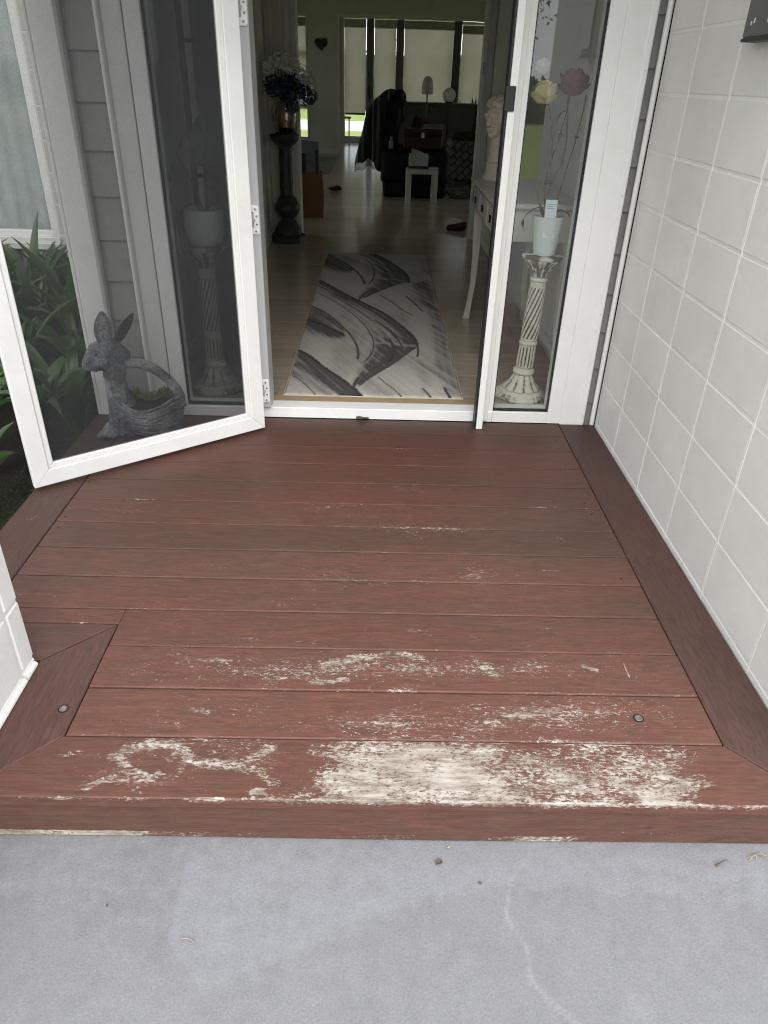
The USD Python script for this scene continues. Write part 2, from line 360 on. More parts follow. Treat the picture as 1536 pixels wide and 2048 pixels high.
WALL = plain('interior_wall_paint', (0.60, 0.58, 0.52), 0.6, var=0.04, scale=4)
WALL_WHITE = plain('interior_white_paint', (0.66, 0.65, 0.61), 0.45, var=0.04, scale=4)
CEIL = plain('ceiling_paint', (0.7, 0.7, 0.68), 0.8, var=0.03)
DARK = plain('dark_void', (0.012, 0.011, 0.010), 0.9)
SEAL = plain('black_rubber_seal', (0.012, 0.012, 0.013), 0.5)
METAL = plain('steel_screw', (0.34, 0.33, 0.31), 0.35, 0.9, var=0.2, scale=200)
DARKMETAL = plain('dark_bronze_metal', (0.05, 0.046, 0.042), 0.32, 0.9)
FRONT_DOOR = plain('front_door_paint', (0.24, 0.24, 0.235), 0.35, var=0.05)
SOIL = plain('garden_soil_surface', (0.022, 0.016, 0.012), 0.95, var=0.5, scale=60, bump=0.9, bscale=90)

def leaf_mat(name, dark, light, trans=(0.10, 0.19, 0.03), gloss=0.34):
    return M(name, {'g': ('geometry', {}), 'oi': ('object_info', {}), 'n': ('noise_texture', {'scale': 16.0, 'detail': 4.0}), 'sum': ('math', {'math_type': 'multiply_add', 'value2': 0.5}), 'mr': ('map_range', {'from_min': 0.25, 'from_max': 1.0, 'clamp': True}),
                    'c': ('mix_color', {'blend_type': 'mix', 'a': dark, 'b': light}), 'p': ('principled_bsdf', {'roughness': gloss, 'specular_ior_level': 0.5}), 'tr': ('translucent_bsdf', {'color': trans}), 'x': ('mix_closure', {'fac': 0.22})},
             [('g.position', 'n.vector'), ('oi.random', 'sum.value1'), ('n.fac', 'sum.value3'), ('sum.value', 'mr.value'), ('mr.result', 'c.fac'), ('c.result', 'p.base_color'), ('p.BSDF', 'x.closure1'), ('tr.BSDF', 'x.closure2')], surface='x.closure')
LEAF = leaf_mat('strap_leaf', (0.012, 0.030, 0.009), (0.045, 0.092, 0.022), (0.06, 0.12, 0.02))
LEAF_DARK = leaf_mat('dark_leaf', (0.012, 0.022, 0.012), (0.03, 0.045, 0.022))
LEAF_TREE = leaf_mat('tree_leaf', (0.025, 0.055, 0.014), (0.065, 0.115, 0.03))
GRASS = plain('lawn_grass', (0.22, 0.285, 0.065), 0.9, var=0.25, scale=3.0, bump=0.8, bscale=60)

# ------------------------------------------------------------------ ground
lawn = part('lawn', quadmesh([(-90, -120, -0.23), (90, -120, -0.23), (90, 120, -0.23), (-90, 120, -0.23)]), GRASS, kind='structure')

DECK_X0, DECK_X1, YF, W = -1.351, 1.092, -2.186, 0.1696
def dist_to(px, py, line):
    d = np.full(np.shape(px), 1e9)
    for (ax, ay), (bx, by) in zip(line[:-1], line[1:]):
        dx, dy = bx - ax, by - ay
        t = np.clip(((px - ax) * dx + (py - ay) * dy) / (dx * dx + dy * dy + 1e-12), 0, 1)
        d = np.minimum(d, np.hypot(px - ax - t * dx, py - ay - t * dy))
    return d

def nz(x, y, s, seed=0, oc=4, sy=None):
    return meshkit.fbm(np.stack([np.asarray(x) * s, np.asarray(y) * (sy or s), np.zeros(np.shape(x))], -1), oc, seed)

gx = np.r_[-14, -8, -4, np.arange(-1.3, 1.4001, 0.008), 4, 7]
gy = np.r_[-12, -8, -5, np.arange(-2.95, -2.1499, 0.008)]
X, Y = np.meshgrid(gx, gy, indexing='ij')
Zc = np.full_like(X, -0.165) + np.where((X > -1.4) & (X < 1.5) & (Y > -3.1), 0.0016 * (nz(X, Y, 9, 3) - 0.5), 0)
edge = np.array([(-1.3, -2.30), (-0.70, -2.36), (-0.42, -2.44), (-0.33, -2.535), (-0.22, -2.50), (0.02, -2.385), (0.20, -2.322), (0.42, -2.30), (0.75, -2.315), (1.3, -2.42)])
lim = np.interp(X, edge[:, 0], edge[:, 1])
stain = np.clip((Y - lim + 0.02 * (nz(X, Y, 30, 2) - .5)) / 0.05 + 0.5, 0, 1) * (0.34 + 0.45 * nz(X, Y, 5, 8)) * np.where(X < -0.42, 0.45, 1.0)
crackline = [(0.413, -2.197), (0.372, -2.256), (0.340, -2.30), (0.322, -2.371), (0.353, -2.437), (0.357, -2.508), (0.394, -2.555), (0.437, -2.589), (0.50, -2.66), (0.60, -2.80)]
crack = np.clip(1.2 - dist_to(X + 0.010 * (nz(X, Y, 40, 5) - .5), Y, crackline) / 0.0062, 0, 1) * np.clip(0.25 + 4 * (-2.25 - Y), 0.08, 0.44)
nyc = len(gy)
i, j = np.meshgrid(np.arange(len(gx) - 1), np.arange(nyc - 1), indexing='ij')
a = (i * nyc + j).ravel()
cf = np.vstack([np.stack([a, a + nyc, a + nyc + 1], -1), np.stack([a, a + nyc + 1, a + 1], -1)])
part('concrete_path', T(np.stack([X, Y, Zc], -1).reshape(-1, 3), cf, process=False), CONCRETE, smooth=True, kind='structure', attrs={'stain': stain.ravel(), 'crack': crack.ravel()})
part('garden_soil', grid(60, 70, lambda u, v: (-6.0 + 4.66 * u, -2.2 + 4.33 * v, -0.195 + 0.05 * meshkit.fbm(np.stack([u * 40, v * 40, u * 0], -1), 3, 5))), SOIL, kind='structure', smooth=True)

# ------------------------------------------------------------------ deck
WORN = [  # strokes where feet and chairs have taken the finish off: (half width, strength, line)
    (0.007, .42, [(-0.754, -2.078), (-0.708, -2.07)]), (0.012, .62, [(-0.626, -2.079), (-0.584, -2.052), (-0.519, -2.04), (-0.467, -2.05), (-0.421, -2.091), (-0.37, -2.099), (-0.309, -2.101), (-0.27, -2.073), (-0.243, -2.046)]),
    (0.011, .60, [(-0.604, -2.088), (-0.568, -2.12), (-0.527, -2.146), (-0.506, -2.137)]), (0.010, .55, [(-0.309, -2.101), (-0.257, -2.122), (-0.223, -2.15)]), (0.009, .55, [(-0.651, -2.165), (-0.6, -2.143), (-0.568, -2.149)]),
    (0.008, .5, [(-0.506, -2.043), (-0.476, -2.066), (-0.482, -2.089)]), (0.006, .45, [(-0.429, -2.025), (-0.385, -2.024)]), (0.010, .45, [(-0.125, -1.745), (-0.025, -1.712), (0.063, -1.694), (0.15, -1.707)]),
    (0.007, .45, [(-0.155, -1.816), (-0.065, -1.808)]), (0.006, .42, [(0.061, -1.84), (0.13, -1.835)]), (0.010, .30, [(0.312, -1.703), (0.361, -1.774)]), (0.004, .6, [(0.622, -1.731), (0.654, -1.747)]), (0.005, .42, [(-0.528, -1.73), (-0.398, -1.735)]),
    (0.009, .42, [(0.367, -1.925), (0.463, -1.914), (0.548, -1.894)]), (0.004, .5, [(0.31, -1.952), (0.349, -1.955)]), (0.007, .5, [(-0.464, -1.921), (-0.424, -1.924)]), (0.007, .40, [(0.02, -1.958), (0.086, -1.962)]), (0.005, .42, [(-0.493, -1.969), (-0.474, -1.993)]),
    (0.008, .33, [(0.117, -1.585), (0.186, -1.595)]), (0.003, .55, [(-0.371, -1.637), (-0.29, -1.626)]), (0.003, .5, [(-0.229, -1.64), (-0.161, -1.65)]), (0.004, .45, [(-0.018, -2.009), (0.291, -2.003)]), (0.005, .45, [(0.445, -2.008), (0.675, -2.017)])]
rs_ = random.Random(77)
SCRATCH = []                                                     # thin scratches from chair feet and claws
for k_ in range(26):
    yb_ = rs_.choice([-0.55, -0.7, -0.75, -0.85, -1.1, -1.3, -1.45, -1.6, -1.65, -1.72, -1.8, -1.9, -0.9, -1.0]) + rs_.uniform(-.08, .08); xb_ = rs_.gauss(0.12, 0.42); a_ = rs_.gauss(0, 0.7); l_ = rs_.uniform(.015, .07)
    SCRATCH.append((0.0022, rs_.uniform(.30, .50), [(xb_, yb_), (xb_ + l_ * .5 * math.cos(a_), yb_ + l_ * .5 * math.sin(a_) + rs_.uniform(-.006, .006)), (xb_ + l_ * math.cos(a_), yb_ + l_ * math.sin(a_))]))
def wear_at(x, y):
    """How far the finish is walked off at (x, y), and how grey the timber has gone."""
    k = (y - YF) / W
    g = lambda cx, cy, rx, ry: np.exp(-((x - cx) / rx) ** 2 - ((y - cy) / ry) ** 2)
    w = 0.14 + 0.40 * np.clip(nz(x, y, 5.5, 4, 4, 11) - 0.46, 0, 1) + 0.12 * np.clip(1 - k / 4.5, 0, 1) + 0.16 * np.clip(nz(x, y, 14, 9, 3, 26) - 0.55, 0, 1)
    f0 = (k < 1.0)
    kk = np.clip(k, 0, 1)
    warp = 0.22 * (nz(x, y, 11, 41, 5, 22) - 0.5)
    right = np.clip((x + warp + 0.255 - 0.13 * kk) / 0.14, 0, 1) * np.clip((0.86 - x + warp) / 0.12, 0, 1)
    patch = nz(x, y, 13, 11, 4, 22)
    dens = 0.62 + 0.66 * (patch - 0.5) - 0.05 * np.clip((x - 0.25) / .2, 0, 1) - 0.16 * np.exp(-((x - 0.42) / .10) ** 2) + 0.10 * np.exp(-((x - 0.1) / .2) ** 2) - 0.22 * (kk > 0.90) * nz(x, y, 9, 5)
    w = np.where(f0, 0.17 + 0.20 * np.clip((x + 0.75) / .1, 0, 1) * np.clip((-.15 - x) / .1, 0, 1) * (nz(x, y, 12, 8, 4, 20) > 0.5) + np.clip(right, 0, 1) ** 0.7 * np.clip(dens, 0.10, 0.80) * 0.66, w)
    lip = np.clip((YF - 0.006 + 0.010 * (nz(x, y * 0, 20, 14) - .5) - y) / 0.006, 0, 1) * f0
    w = np.maximum(w, lip * (0.46 + 0.40 * (nz(x, y * 0, 14, 3) - .45)))
    wx, wy = x + 0.018 * (nz(x, y, 40, 6) - 0.5), y + 0.020 * (nz(x, y, 40, 7) - 0.5)
    for hw, st, ln in WORN:
        sel = (np.abs(y - ln[0][1]) < 0.14)
        if sel.any():
            d = dist_to(wx[sel], wy[sel], ln)
            w[sel] = np.maximum(w[sel], 0.17 + 0.56 * st * np.clip(1.45 - d / (1.7 * hw), 0, 1))
    for hw, st, ln in SCRATCH:
        sel = (np.abs(y - ln[0][1]) < 0.09) & (np.abs(x - ln[0][0]) < 0.12)
        if sel.any():
            w[sel] = np.maximum(w[sel], st * np.clip(1.6 - dist_to(x[sel], y[sel], ln) / hw, 0, 1))
    for cx, cy, rx, ry, amt in ((0.0, -1.75, 0.42, 0.06, 0.13), (0.3, -1.76, 0.3, 0.05, 0.13), (0.45, -1.92, 0.25, 0.05, 0.12), (-0.34, -1.915, 0.12, 0.03, 0.12), (-0.30, -1.77, 0.25, 0.05, 0.12), (0.1, -1.96, 0.3, 0.03, 0.12),
                                (0.72, -1.74, 0.12, 0.06, 0.10), (0.13, -0.70, 0.22, 0.05, 0.20), (0.72, -0.82, 0.12, 0.04, 0.18), (-0.1, -0.86, 0.2, 0.05, 0.14), (0.35, -1.0, 0.35, 0.05, 0.13), (0.1, -1.3, 0.5, 0.07, 0.12), (0.0, -1.48, 0.4, 0.1, 0.06)):
        w = w + amt * g(cx, cy, rx, ry)
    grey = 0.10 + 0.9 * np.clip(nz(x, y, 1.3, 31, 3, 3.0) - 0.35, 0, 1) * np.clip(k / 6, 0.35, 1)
    grey = grey + 0.35 * g(0.75, -0.95, 0.3, 0.25) + 0.25 * g(-0.3, -1.07, 0.6, 0.07) + 0.3 * g(0.5, -1.08, 0.3, 0.08) + 0.2 * g(0.1, -0.62, 0.5, 0.06)
    return np.clip(w, 0, 1), np.clip(grey, 0, 1)

def board_mesh(c, step=0.011, drop=0.0022, thick=0.032, ztop=0.0, seed=0, seam=(0, 0, 0, 0), fieldfn=wear_at, wob=0.0007):
    """A plank over the four corners c (counter-clockwise from the near left), with eased edges and sides. seam: edges (near, right, far, left) left square."""
    c = np.array(c, float)
    lx = max(np.linalg.norm(c[1] - c[0]), np.linalg.norm(c[2] - c[3])); ly = max(np.linalg.norm(c[3] - c[0]), np.linalg.norm(c[2] - c[1]))
    def ax(l):
        n = max(2, int(l / step)); e = min(0.004, l / 8)
        return np.r_[0, e / l, np.linspace(2 * e / l, 1 - 2 * e / l, n), 1 - e / l, 1]
    u, v = ax(lx), ax(ly)
    U, V = np.meshgrid(u, v, indexing='ij')
    P = ((1 - U) * (1 - V))[..., None] * c[0] + (U * (1 - V))[..., None] * c[1] + (U * V)[..., None] * c[2] + ((1 - U) * V)[..., None] * c[3]
    z = ztop + wob * (nz(P[..., 0], P[..., 1], 6, seed) - 0.5) * 2
    for k, e in enumerate((V == 0, U == 1, V == 1, U == 0)):
        if not seam[k]:
            z = np.where(e, z - drop, z)
    top = np.dstack([P, z])
    nu, nv = U.shape
    pts = top.reshape(-1, 3)
    i, j = np.meshgrid(np.arange(nu - 1), np.arange(nv - 1), indexing='ij')
    a = (i * nv + j).ravel()
    f = [np.stack([a, a + nv, a + nv + 1], -1), np.stack([a, a + nv + 1, a + 1], -1)]
    rim = np.r_[np.arange(nu) * nv, (nu - 1) * nv + np.arange(1, nv), np.arange(nu - 2, -1, -1) * nv + nv - 1, np.arange(nv - 2, 0, -1)]
    low = pts[rim].copy(); low[:, 2] = ztop - thick
    n0 = len(pts); pts = np.vstack([pts, low]); k = len(rim)
    r0, r1 = rim, np.roll(rim, -1); l0 = n0 + np.arange(k); l1 = np.roll(l0, -1)
    f += [np.stack([r0, l0, l1], -1), np.stack([r0, l1, r1], -1)]
    wv, gv = fieldfn(pts[:, 0], pts[:, 1])
    ev = np.r_[np.minimum(V, 1 - V).ravel() * ly, np.ones(k)]; wv[n0:] = 0.05
    wv = np.clip(wv + np.where(ev < 0.005, 0.20 * (nz(pts[:, 0], pts[:, 1] * 0, 7, 3 + seed) - 0.30), 0.0), 0, 1)
    return T(pts, np.vstack(f), process=False), wv, gv

deck = thing('deck', 'worn red-brown timber deck in front of the open entrance', 'deck')
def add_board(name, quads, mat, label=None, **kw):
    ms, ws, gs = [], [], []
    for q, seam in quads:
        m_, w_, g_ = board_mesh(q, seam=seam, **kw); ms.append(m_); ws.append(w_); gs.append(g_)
    return part(name, trimesh.util.concatenate(ms), mat, deck, smooth=False, label=label, attrs={'wear': np.concatenate(ws), 'grey': np.concatenate(gs), 'house_shade': np.concatenate([np.clip((m_.vertices[:, 1] + 1.35) / 1.2, 0, 1) for m_ in ms])})   # boards darken towards the house: porch shade put into the colour

G = 0.0017                                                       # half of a gap between boards
NB = (0, 0, 0, 0)
XL_IN, XR_IN, XC = -1.180, 0.918, -0.766                         # inner edges of the side borders; the corner of the notch round the pier
def rect(x0, x1, y0, y1): return [(x0, y0), (x1, y0), (x1, y1), (x0, y1)]
# front board with mitred ends
add_board('front_board', [([(-0.955, YF - 0.012), (1.092, YF - 0.012), (XR_IN + G, YF + W - G), (XC - G, YF + W - G)], NB)], WOOD_X, 'front deck board with most of its finish worn to pale wood', seed=1, step=0.0036)
for k in range(1, 13):
    y0, y1 = YF + k * W + G, YF + (k + 1) * W - G
    if k == 12:
        y1 = -0.004
    x0 = XC + G if k <= 2 else XL_IN + G
    rj = random.Random(k)
    dz = rj.uniform(-0.0008, 0.0008)
    if k == 3:
        add_board('deck_board', [(rect(XC + G, XR_IN - G, y0, y1), (0, 0, 0, 0)), (rect(XL_IN + G, XC + G, -1.580 + G, y1), (0, 1, 0, 0))], WOOD_X, seed=k, ztop=dz)
    else:
        add_board('deck_board', [(rect(x0, XR_IN - G, y0, y1), NB)], WOOD_X, seed=k, ztop=dz, step=0.004 if k < 3 else 0.005 if k < 10 else 0.010)
plainfield = lambda x, y: (0.17 + 0.16 * (nz(x, y, 7, 3) - 0.5) + 0.18 * np.exp(-((x + 1.27) / .07) ** 2 - ((y + 0.98) / .03) ** 2), 0.15 + 0.5 * (nz(x, y, 2, 9)))
add_board('border_board', [([(XR_IN + G, YF + W + G), (1.092, YF - 0.008), (1.092, -0.004), (XR_IN + G, -0.004)], NB)], BORDER_Y, 'dark border board along the block wall', fieldfn=plainfield, seed=21)
add_board('border_board', [([(-1.351, -1.580 + G), (XL_IN - G, -1.580 + G), (XL_IN - G, -0.004), (-1.351, -0.004)], NB)], BORDER_Y, 'border board along the garden bed', fieldfn=plainfield, seed=22)
add_board('border_board', [([(-1.351, -1.742), (-0.936, -1.742), (XC - G, -1.580 - G), (-1.351, -1.580 - G)], NB)], BORDER_X, 'mitred border board behind the white pier', fieldfn=plainfield, seed=23)
add_board('border_board', [([(-0.936, YF + 0.0), (XC - G, YF + W), (XC - G, -1.585), (-0.936, -1.748)], NB)], BORDER_Y, 'mitred border board beside the white pier', fieldfn=plainfield, seed=24)
# fascia under the nosing: a plank stood on edge, its own wear along the bottom
def fascia():
    n, m_ = 320, 24
    g_ = grid(n, m_, lambda u, v: (-0.955 + 2.05 * u, YF + 0.0 * u - 0.0 + 0.0012 * np.sin(9 * u), -0.160 + 0.128 * v))
    z, x = g_.vertices[:, 2], g_.vertices[:, 0]
    w_ = 0.16 + 0.10 * (nz(x, z, 4, 5) - .5) + np.where(z < -0.142, 0.50, 0) * np.clip(nz(x, z * 0, 3.0, 12, 3) * 2.6 - 0.75, 0, 1) + 0.1 * np.exp(-((z + 0.12) / 0.03) ** 2) * (x > 0.1)
    return g_, w_, 0.2 + 0.2 * nz(x, z, 2, 3)
fm, fwv, fgv = fascia()
part('fascia_board', fm, WOOD_X, deck, smooth=True, attrs={'wear': fwv, 'grey': fgv})
part('fascia_back', box(-0.95, 1.09, YF + 0.004, YF + 0.03, -0.16, -0.034), BORDER_X, deck)
part('side_fascia', box(-1.349, -1.325, -1.74, -0.006, -0.19, -0.034, 0.002), BORDER_Y, deck)
part('joist_frame', [box(-1.32, 1.09, -1.70, -0.006, -0.19, -0.040), box(-0.93, 1.09, YF + 0.032, -1.70, -0.16, -0.040)], DARK, deck)
for (sx, sy) in ((-0.802, -1.928), (0.724, -1.930)):
    s_ = part('screw_cap', moved(revolve([(0.0105, -0.004), (0.0105, 0.0006), (0.009, 0.0012), (0.006, 0.0002)], 20), (sx, sy, 0.0012)), METAL, deck, smooth=30)
    part('screw_recess', moved(trimesh.creation.annulus(0.0107, 0.0142, 0.0008), (sx, sy, 0.0008)), DARK, s_)
rr = random.Random(5)
nails = []
for k in range(4, 12):
    for xx in (XL_IN + 0.03, 0.86):
        for dy in (0.035, 0.13):
            if rr.random() < 0.45: nails.append(moved(trimesh.creation.cylinder(0.0033, 0.001, sections=8), (xx + rr.uniform(-.008, .008), YF + k * W + dy + rr.uniform(-.006, .006), 0.0009)))
for n_ in nails:
    part('nail_head', n_, DARK, deck)

# ------------------------------------------------------------------ block walls
def block_wall(root, axis_x, y_joints, z_joints, thick, face_sign, blockmat, proud=0.0035, gap=0.0045):
    """Stack-bonded blocks on a wall whose face lies at x = axis_x and looks along face_sign * x."""
    rj = random.Random(int(abs(axis_x) * 1000))
    for yi in range(len(y_joints) - 1):
        for zi in range(len(z_joints) - 1):
            ya, yb = sorted((y_joints[yi], y_joints[yi + 1])); za, zb = z_joints[zi], z_joints[zi + 1]
            o = rj.uniform(-0.0008, 0.0008)
            part('block', box(axis_x + face_sign * o, axis_x - face_sign * thick, ya + gap, yb - gap, za + gap, zb - gap, 0.0035), blockmat, root)

right_wall = thing('block_wall', 'light grey painted block wall along the right side of the deck', 'wall')
YJ = [-0.004] + [-0.330 - 0.3535 * k for k in range(6)]
ZJ = [-0.176 + 0.2 * k for k in range(14)]
block_wall(right_wall, 1.096, YJ, ZJ, 0.19, -1, BLOCK)
part('mortar', box(1.0985, 1.28, YJ[-1] + 0.004, -0.004, -0.17, 2.42), MORTAR, right_wall)
# joints: the upright ones struck nearly flush, the level ones raked
for yj in YJ[1:-1]:
    part('upright_joint', box(1.0957, 1.10, yj - 0.0036, yj + 0.0036, -0.17, 2.42, 0.0012), MORTAR, right_wall)

pier = thing('block_wall', 'white painted block pier at the left front corner of the deck', 'wall')
PX, PY = -0.945, -1.752
block_wall(pier, PX, [PY - 0.078, PY - 0.432, PY - 0.9], ZJ, 0.19, 1, PIER)
for zi in range(len(ZJ) - 1):
    part('block', box(PX + 0.0, -1.34, PY, PY - 0.0705, ZJ[zi] + 0.0045, ZJ[zi + 1] - 0.0045, 0.005), PIER, pier)
part('mortar', box(-1.33, PX - 0.004, PY - 0.9, PY - 0.004, -0.17, 2.42), PIER, pier)
part('base_trim', [tube([(PX + 0.004, PY - 0.016, 0.008), (PX + 0.004, PY - 0.074, 0.008)], 0.010, 12), tube([(PX + 0.004, PY - 0.084, 0.008), (PX + 0.004, PY - 0.9, 0.008)], 0.010, 12)], PIER, pier, smooth=40)

# ------------------------------------------------------------------ entrance frame (sidelights, posts, sill)
ent = thing('entrance_frame', 'white entrance joinery with a glazed sidelight each side of the doorway', 'door frame')
D0, D1 = 0.0, 0.11
HEAD = 2.12
Z0 = 0.056
part('sill', [box(-0.60, 0.585, D0, D1 - 0.02, 0.0, Z0 - 0.002, 0.003)], WHITE_DIRTY, ent)
part('threshold_strip', box(-0.555, 0.53, D1 - 0.02, D1 + 0.05, 0.0, Z0 - 0.004, 0.002), plain('tan_threshold', (0.36, 0.27, 0.17), 0.45), ent)
part('head', box(-0.975, 0.925, D0, D1, HEAD, HEAD + 0.10, 0.003), WHITE, ent)
# right sidelight
part('mullion', [box(0.532, 0.560, D0 - 0.012, D1, 0.012, HEAD, 0.002), box(0.560, 0.586, D0 + 0.006, D1, 0.03, HEAD, 0.002)], WHITE, ent)
part('stile', [box(0.858, 0.922, D0, D1, 0.0, HEAD, 0.002)], WHITE, ent)
part('rail', box(0.586, 0.858, D0 + 0.001, D1, 0.0, 0.056, 0.002), WHITE, ent)
def sidelight_glass(x0, x1, GLASS=GLASS):
    g_ = part('sidelight_pane', box(x0 + 0.002, x1 - 0.002, D0 + 0.042, D0 + 0.046, 0.058, HEAD - 0.002), GLASS, ent)
    s = 0.0045
    part('gasket', [box(x0, x0 + s, D0 + 0.012, D0 + 0.041, 0.056, HEAD), box(x1 - s, x1, D0 + 0.012, D0 + 0.041, 0.056, HEAD), box(x0 + s, x1 - s, D0 + 0.012, D0 + 0.041, 0.0562, 0.061)], SEAL, g_)
sidelight_glass(0.586, 0.858, GLASS_REFLECTIVE)
sidelight_glass(-0.907, -0.604)
part('mullion', [box(-0.604, -0.565, D0, D1, 0.03, HEAD, 0.002)], WHITE, ent)
part('stile', [box(-0.975, -0.907, D0, D1, 0.0, HEAD, 0.003)], WHITE, ent)
part('rail', box(-0.907, -0.604, D0 + 0.001, D1, 0.0, 0.052, 0.002), WHITE, ent)
part('inner_jamb', box(-0.985, -0.935, D1 + 0.001, D1 + 0.09, FZ, HEAD, 0.003), WHITE, ent)
part('inner_jamb', box(0.885, 0.935, D1 + 0.001, D1 + 0.09, FZ, HEAD, 0.003), WHITE, ent)
# posts that carry the screen door
SHADED_POST = white_paint('shaded_white_post', (0.46, 0.465, 0.465), 0.05)  # white post; the shade of the open door is put into its grey
part('hinge_post', [box(-0.563, -0.500, D0 - 0.020, D1, 0.058, HEAD, 0.003)], SHADED_POST, ent)
sp = part('strike_post', [box(0.497, 0.527, -0.088, -0.013, -0.0, HEAD, 0.002)], WHITE, ent)
part('brush_seal', box(0.4875, 0.4965, -0.086, -0.02, 0.004, HEAD), SEAL, sp)
part('strike_plate', [box(0.482, 0.520, -0.0955, -0.0885, 1.35, 1.435, 0.002)], SEAL, sp)
# architraves
part('architrave', [box(0.922, 1.030, D0 - 0.004, D0 + 0.03, -0.004, 2.3, 0.003), box(1.012, 1.040, D0 - 0.012, D0 + 0.03, -0.004, 2.3, 0.006)], WHITE, ent)
part('architrave', [box(-1.060, -0.979, D0 - 0.002, D0 + 0.03, 0.0, 2.3, 0.003), box(-1.082, -1.058, D0 - 0.016, D0 + 0.03, 0.0, 2.3, 0.009)], TRIM, ent)
for zz in (0.05, 0.55, 1.05, 1.5):
    part('nail_hole', moved(trimesh.creation.cylinder(0.0022, 0.001, sections=8), (1.026, D0 - 0.0124, zz), rx=90), BOARD_GREY, ent)

# weatherboards either side
def laps(root, x0, x1, yb, z_first, n, exposure=0.176):
    for k in range(n):
        z = z_first + k * exposure
        v = np.array([[x0, yb - 0.016, z], [x1, yb - 0.016, z], [x1, yb - 0.002, z + exposure + 0.02], [x0, yb - 0.002, z + exposure + 0.02],
                      [x0, yb + 0.006, z], [x1, yb + 0.006, z], [x1, yb + 0.008, z + exposure + 0.02], [x0, yb + 0.008, z + exposure + 0.02]])
        part('weatherboard', trimesh.convex.convex_hull(v), BOARD_GREY, root)
wb = thing('weatherboard_wall', 'grey weatherboard strip between white trims behind the screen door', 'wall')
laps(wb, -1.235, -1.075, 0.05, -0.072 - 0.176, 16)
part('corner_board', box(-1.335, -1.222, -0.008, 0.06, -0.19, 2.5, 0.010), TRIM, wb)
part('side_corner_board', box(-1.350, -1.3345, -0.004, 0.14, -0.19, 2.5, 0.003), TRIM, wb)
part('sheathing', box(-1.34, -0.98, 0.062, 0.10, -0.19, 2.5), DARK, wb)
wb2 = thing('weatherboard_wall', 'narrow grey weatherboard strip in the corner by the right block wall', 'wall')
laps(wb2, 1.041, 1.0955, 0.052, -0.075 - 0.176, 16)
part('corner_bead', tube([(1.086, 0.010, -0.004), (1.086, 0.010, 2.42)], 0.0115, 14), WHITE, wb2, smooth=40)
part('sheathing', box(0.98, 1.30, 0.062, 0.10, -0.19, 2.5), DARK, wb2)

# ------------------------------------------------------------------ house shell (roof, ceilings, interior walls)
part('porch_ceiling', box(-1.55, 1.30, -1.25, 0.0, 2.44, 2.50), CEIL, kind='structure')
part('entrance_wall', box(-1.36, 1.40, 0.0, 0.12, HEAD + 0.10, 3.0), BOARD_GREY, kind='structure')
part('roof', [box(-1.55, 6.5, -0.25, 1.65, 3.0, 3.2), box(-5.9, 6.5, 1.65, 17.6, 3.0, 3.2)], BOARD_GREY, kind='structure')
part('ceiling', [box(-1.2, 6.3, 0.12, 2.3, 2.78, 2.9), box(-5.4, 6.3, 2.3, 17.1, 2.78, 2.9)], CEIL, kind='structure')

def laminate(name):
    return M(name, {'g': ('geometry', {}), 'oi': ('object_info', {}), 'mp': ('mapping', {'scale': (3.0, 34, 1)}), 'mp2': ('mapping', {'scale': (9, 260, 1)}), 'n': ('noise_texture', {'scale': 1.0, 'detail': 5.0, 'roughness': 0.6, 'distortion': 0.7}), 'n2': ('noise_texture', {'scale': 1.0, 'detail': 3.0}),
                    'w': ('white_noise_texture', {'dimensions': '1D'}), 'ofs': ('combine_xyz', {}), 'rm': ('math', {'math_type': 'multiply', 'value2': 50.0}), 'ad': ('vector_math', {'math_type': 'add'}),
                    'r': ('rgb_ramp', {'ramp': [(0.25, (0.30, 0.245, 0.188)), (0.5, (0.385, 0.322, 0.25)), (0.75, (0.45, 0.385, 0.308))]}), 'tone': ('map_range', {'to_min': 0.90, 'to_max': 1.1}), 'g2': ('map_range', {'from_min': 0.3, 'from_max': 0.7, 'to_min': 0.9, 'to_max': 1.08}), 'q': ('math', {'math_type': 'multiply'}),
                    'x': ('mix_color', {'blend_type': 'multiply', 'fac': 1.0, 'use_clamp': False}), 'b': ('bump', {'strength': 0.05, 'distance': 0.001}), 'p': ('principled_bsdf', {'roughness': 0.19, 'specular_ior_level': 0.75})},
             [('oi.random', 'rm.value1'), ('rm.value', 'ofs.x'), ('g.position', 'ad.vector1'), ('ofs.vector', 'ad.vector2'), ('ad.vector', 'mp.vector'), ('ad.vector', 'mp2.vector'), ('mp.vector', 'n.vector'), ('mp2.vector', 'n2.vector'), ('n.fac', 'r.fac'), ('oi.random', 'tone.value'), ('n2.fac', 'g2.value'), ('tone.result', 'q.value1'), ('g2.result', 'q.value2'),
              ('r.color', 'x.a'), ('q.value', 'x.b'), ('x.result', 'p.base_color'), ('n2.fac', 'b.height'), ('b.normal', 'p.normal')])
LAMINATE = laminate('laminate_floor')
floor = thing('interior_floor', None, None, kind='structure')
part('floor_base', box(-1.2, 1.2, D1 + 0.03, 4.60, -0.1, FZ - 0.006), LAMINATE, floor)
part('floor_base', box(-5.4, 6.3, 4.60, 17.1, -0.1, FZ - 0.006), LAMINATE, floor)
rj = random.Random(3)
PW = 0.19
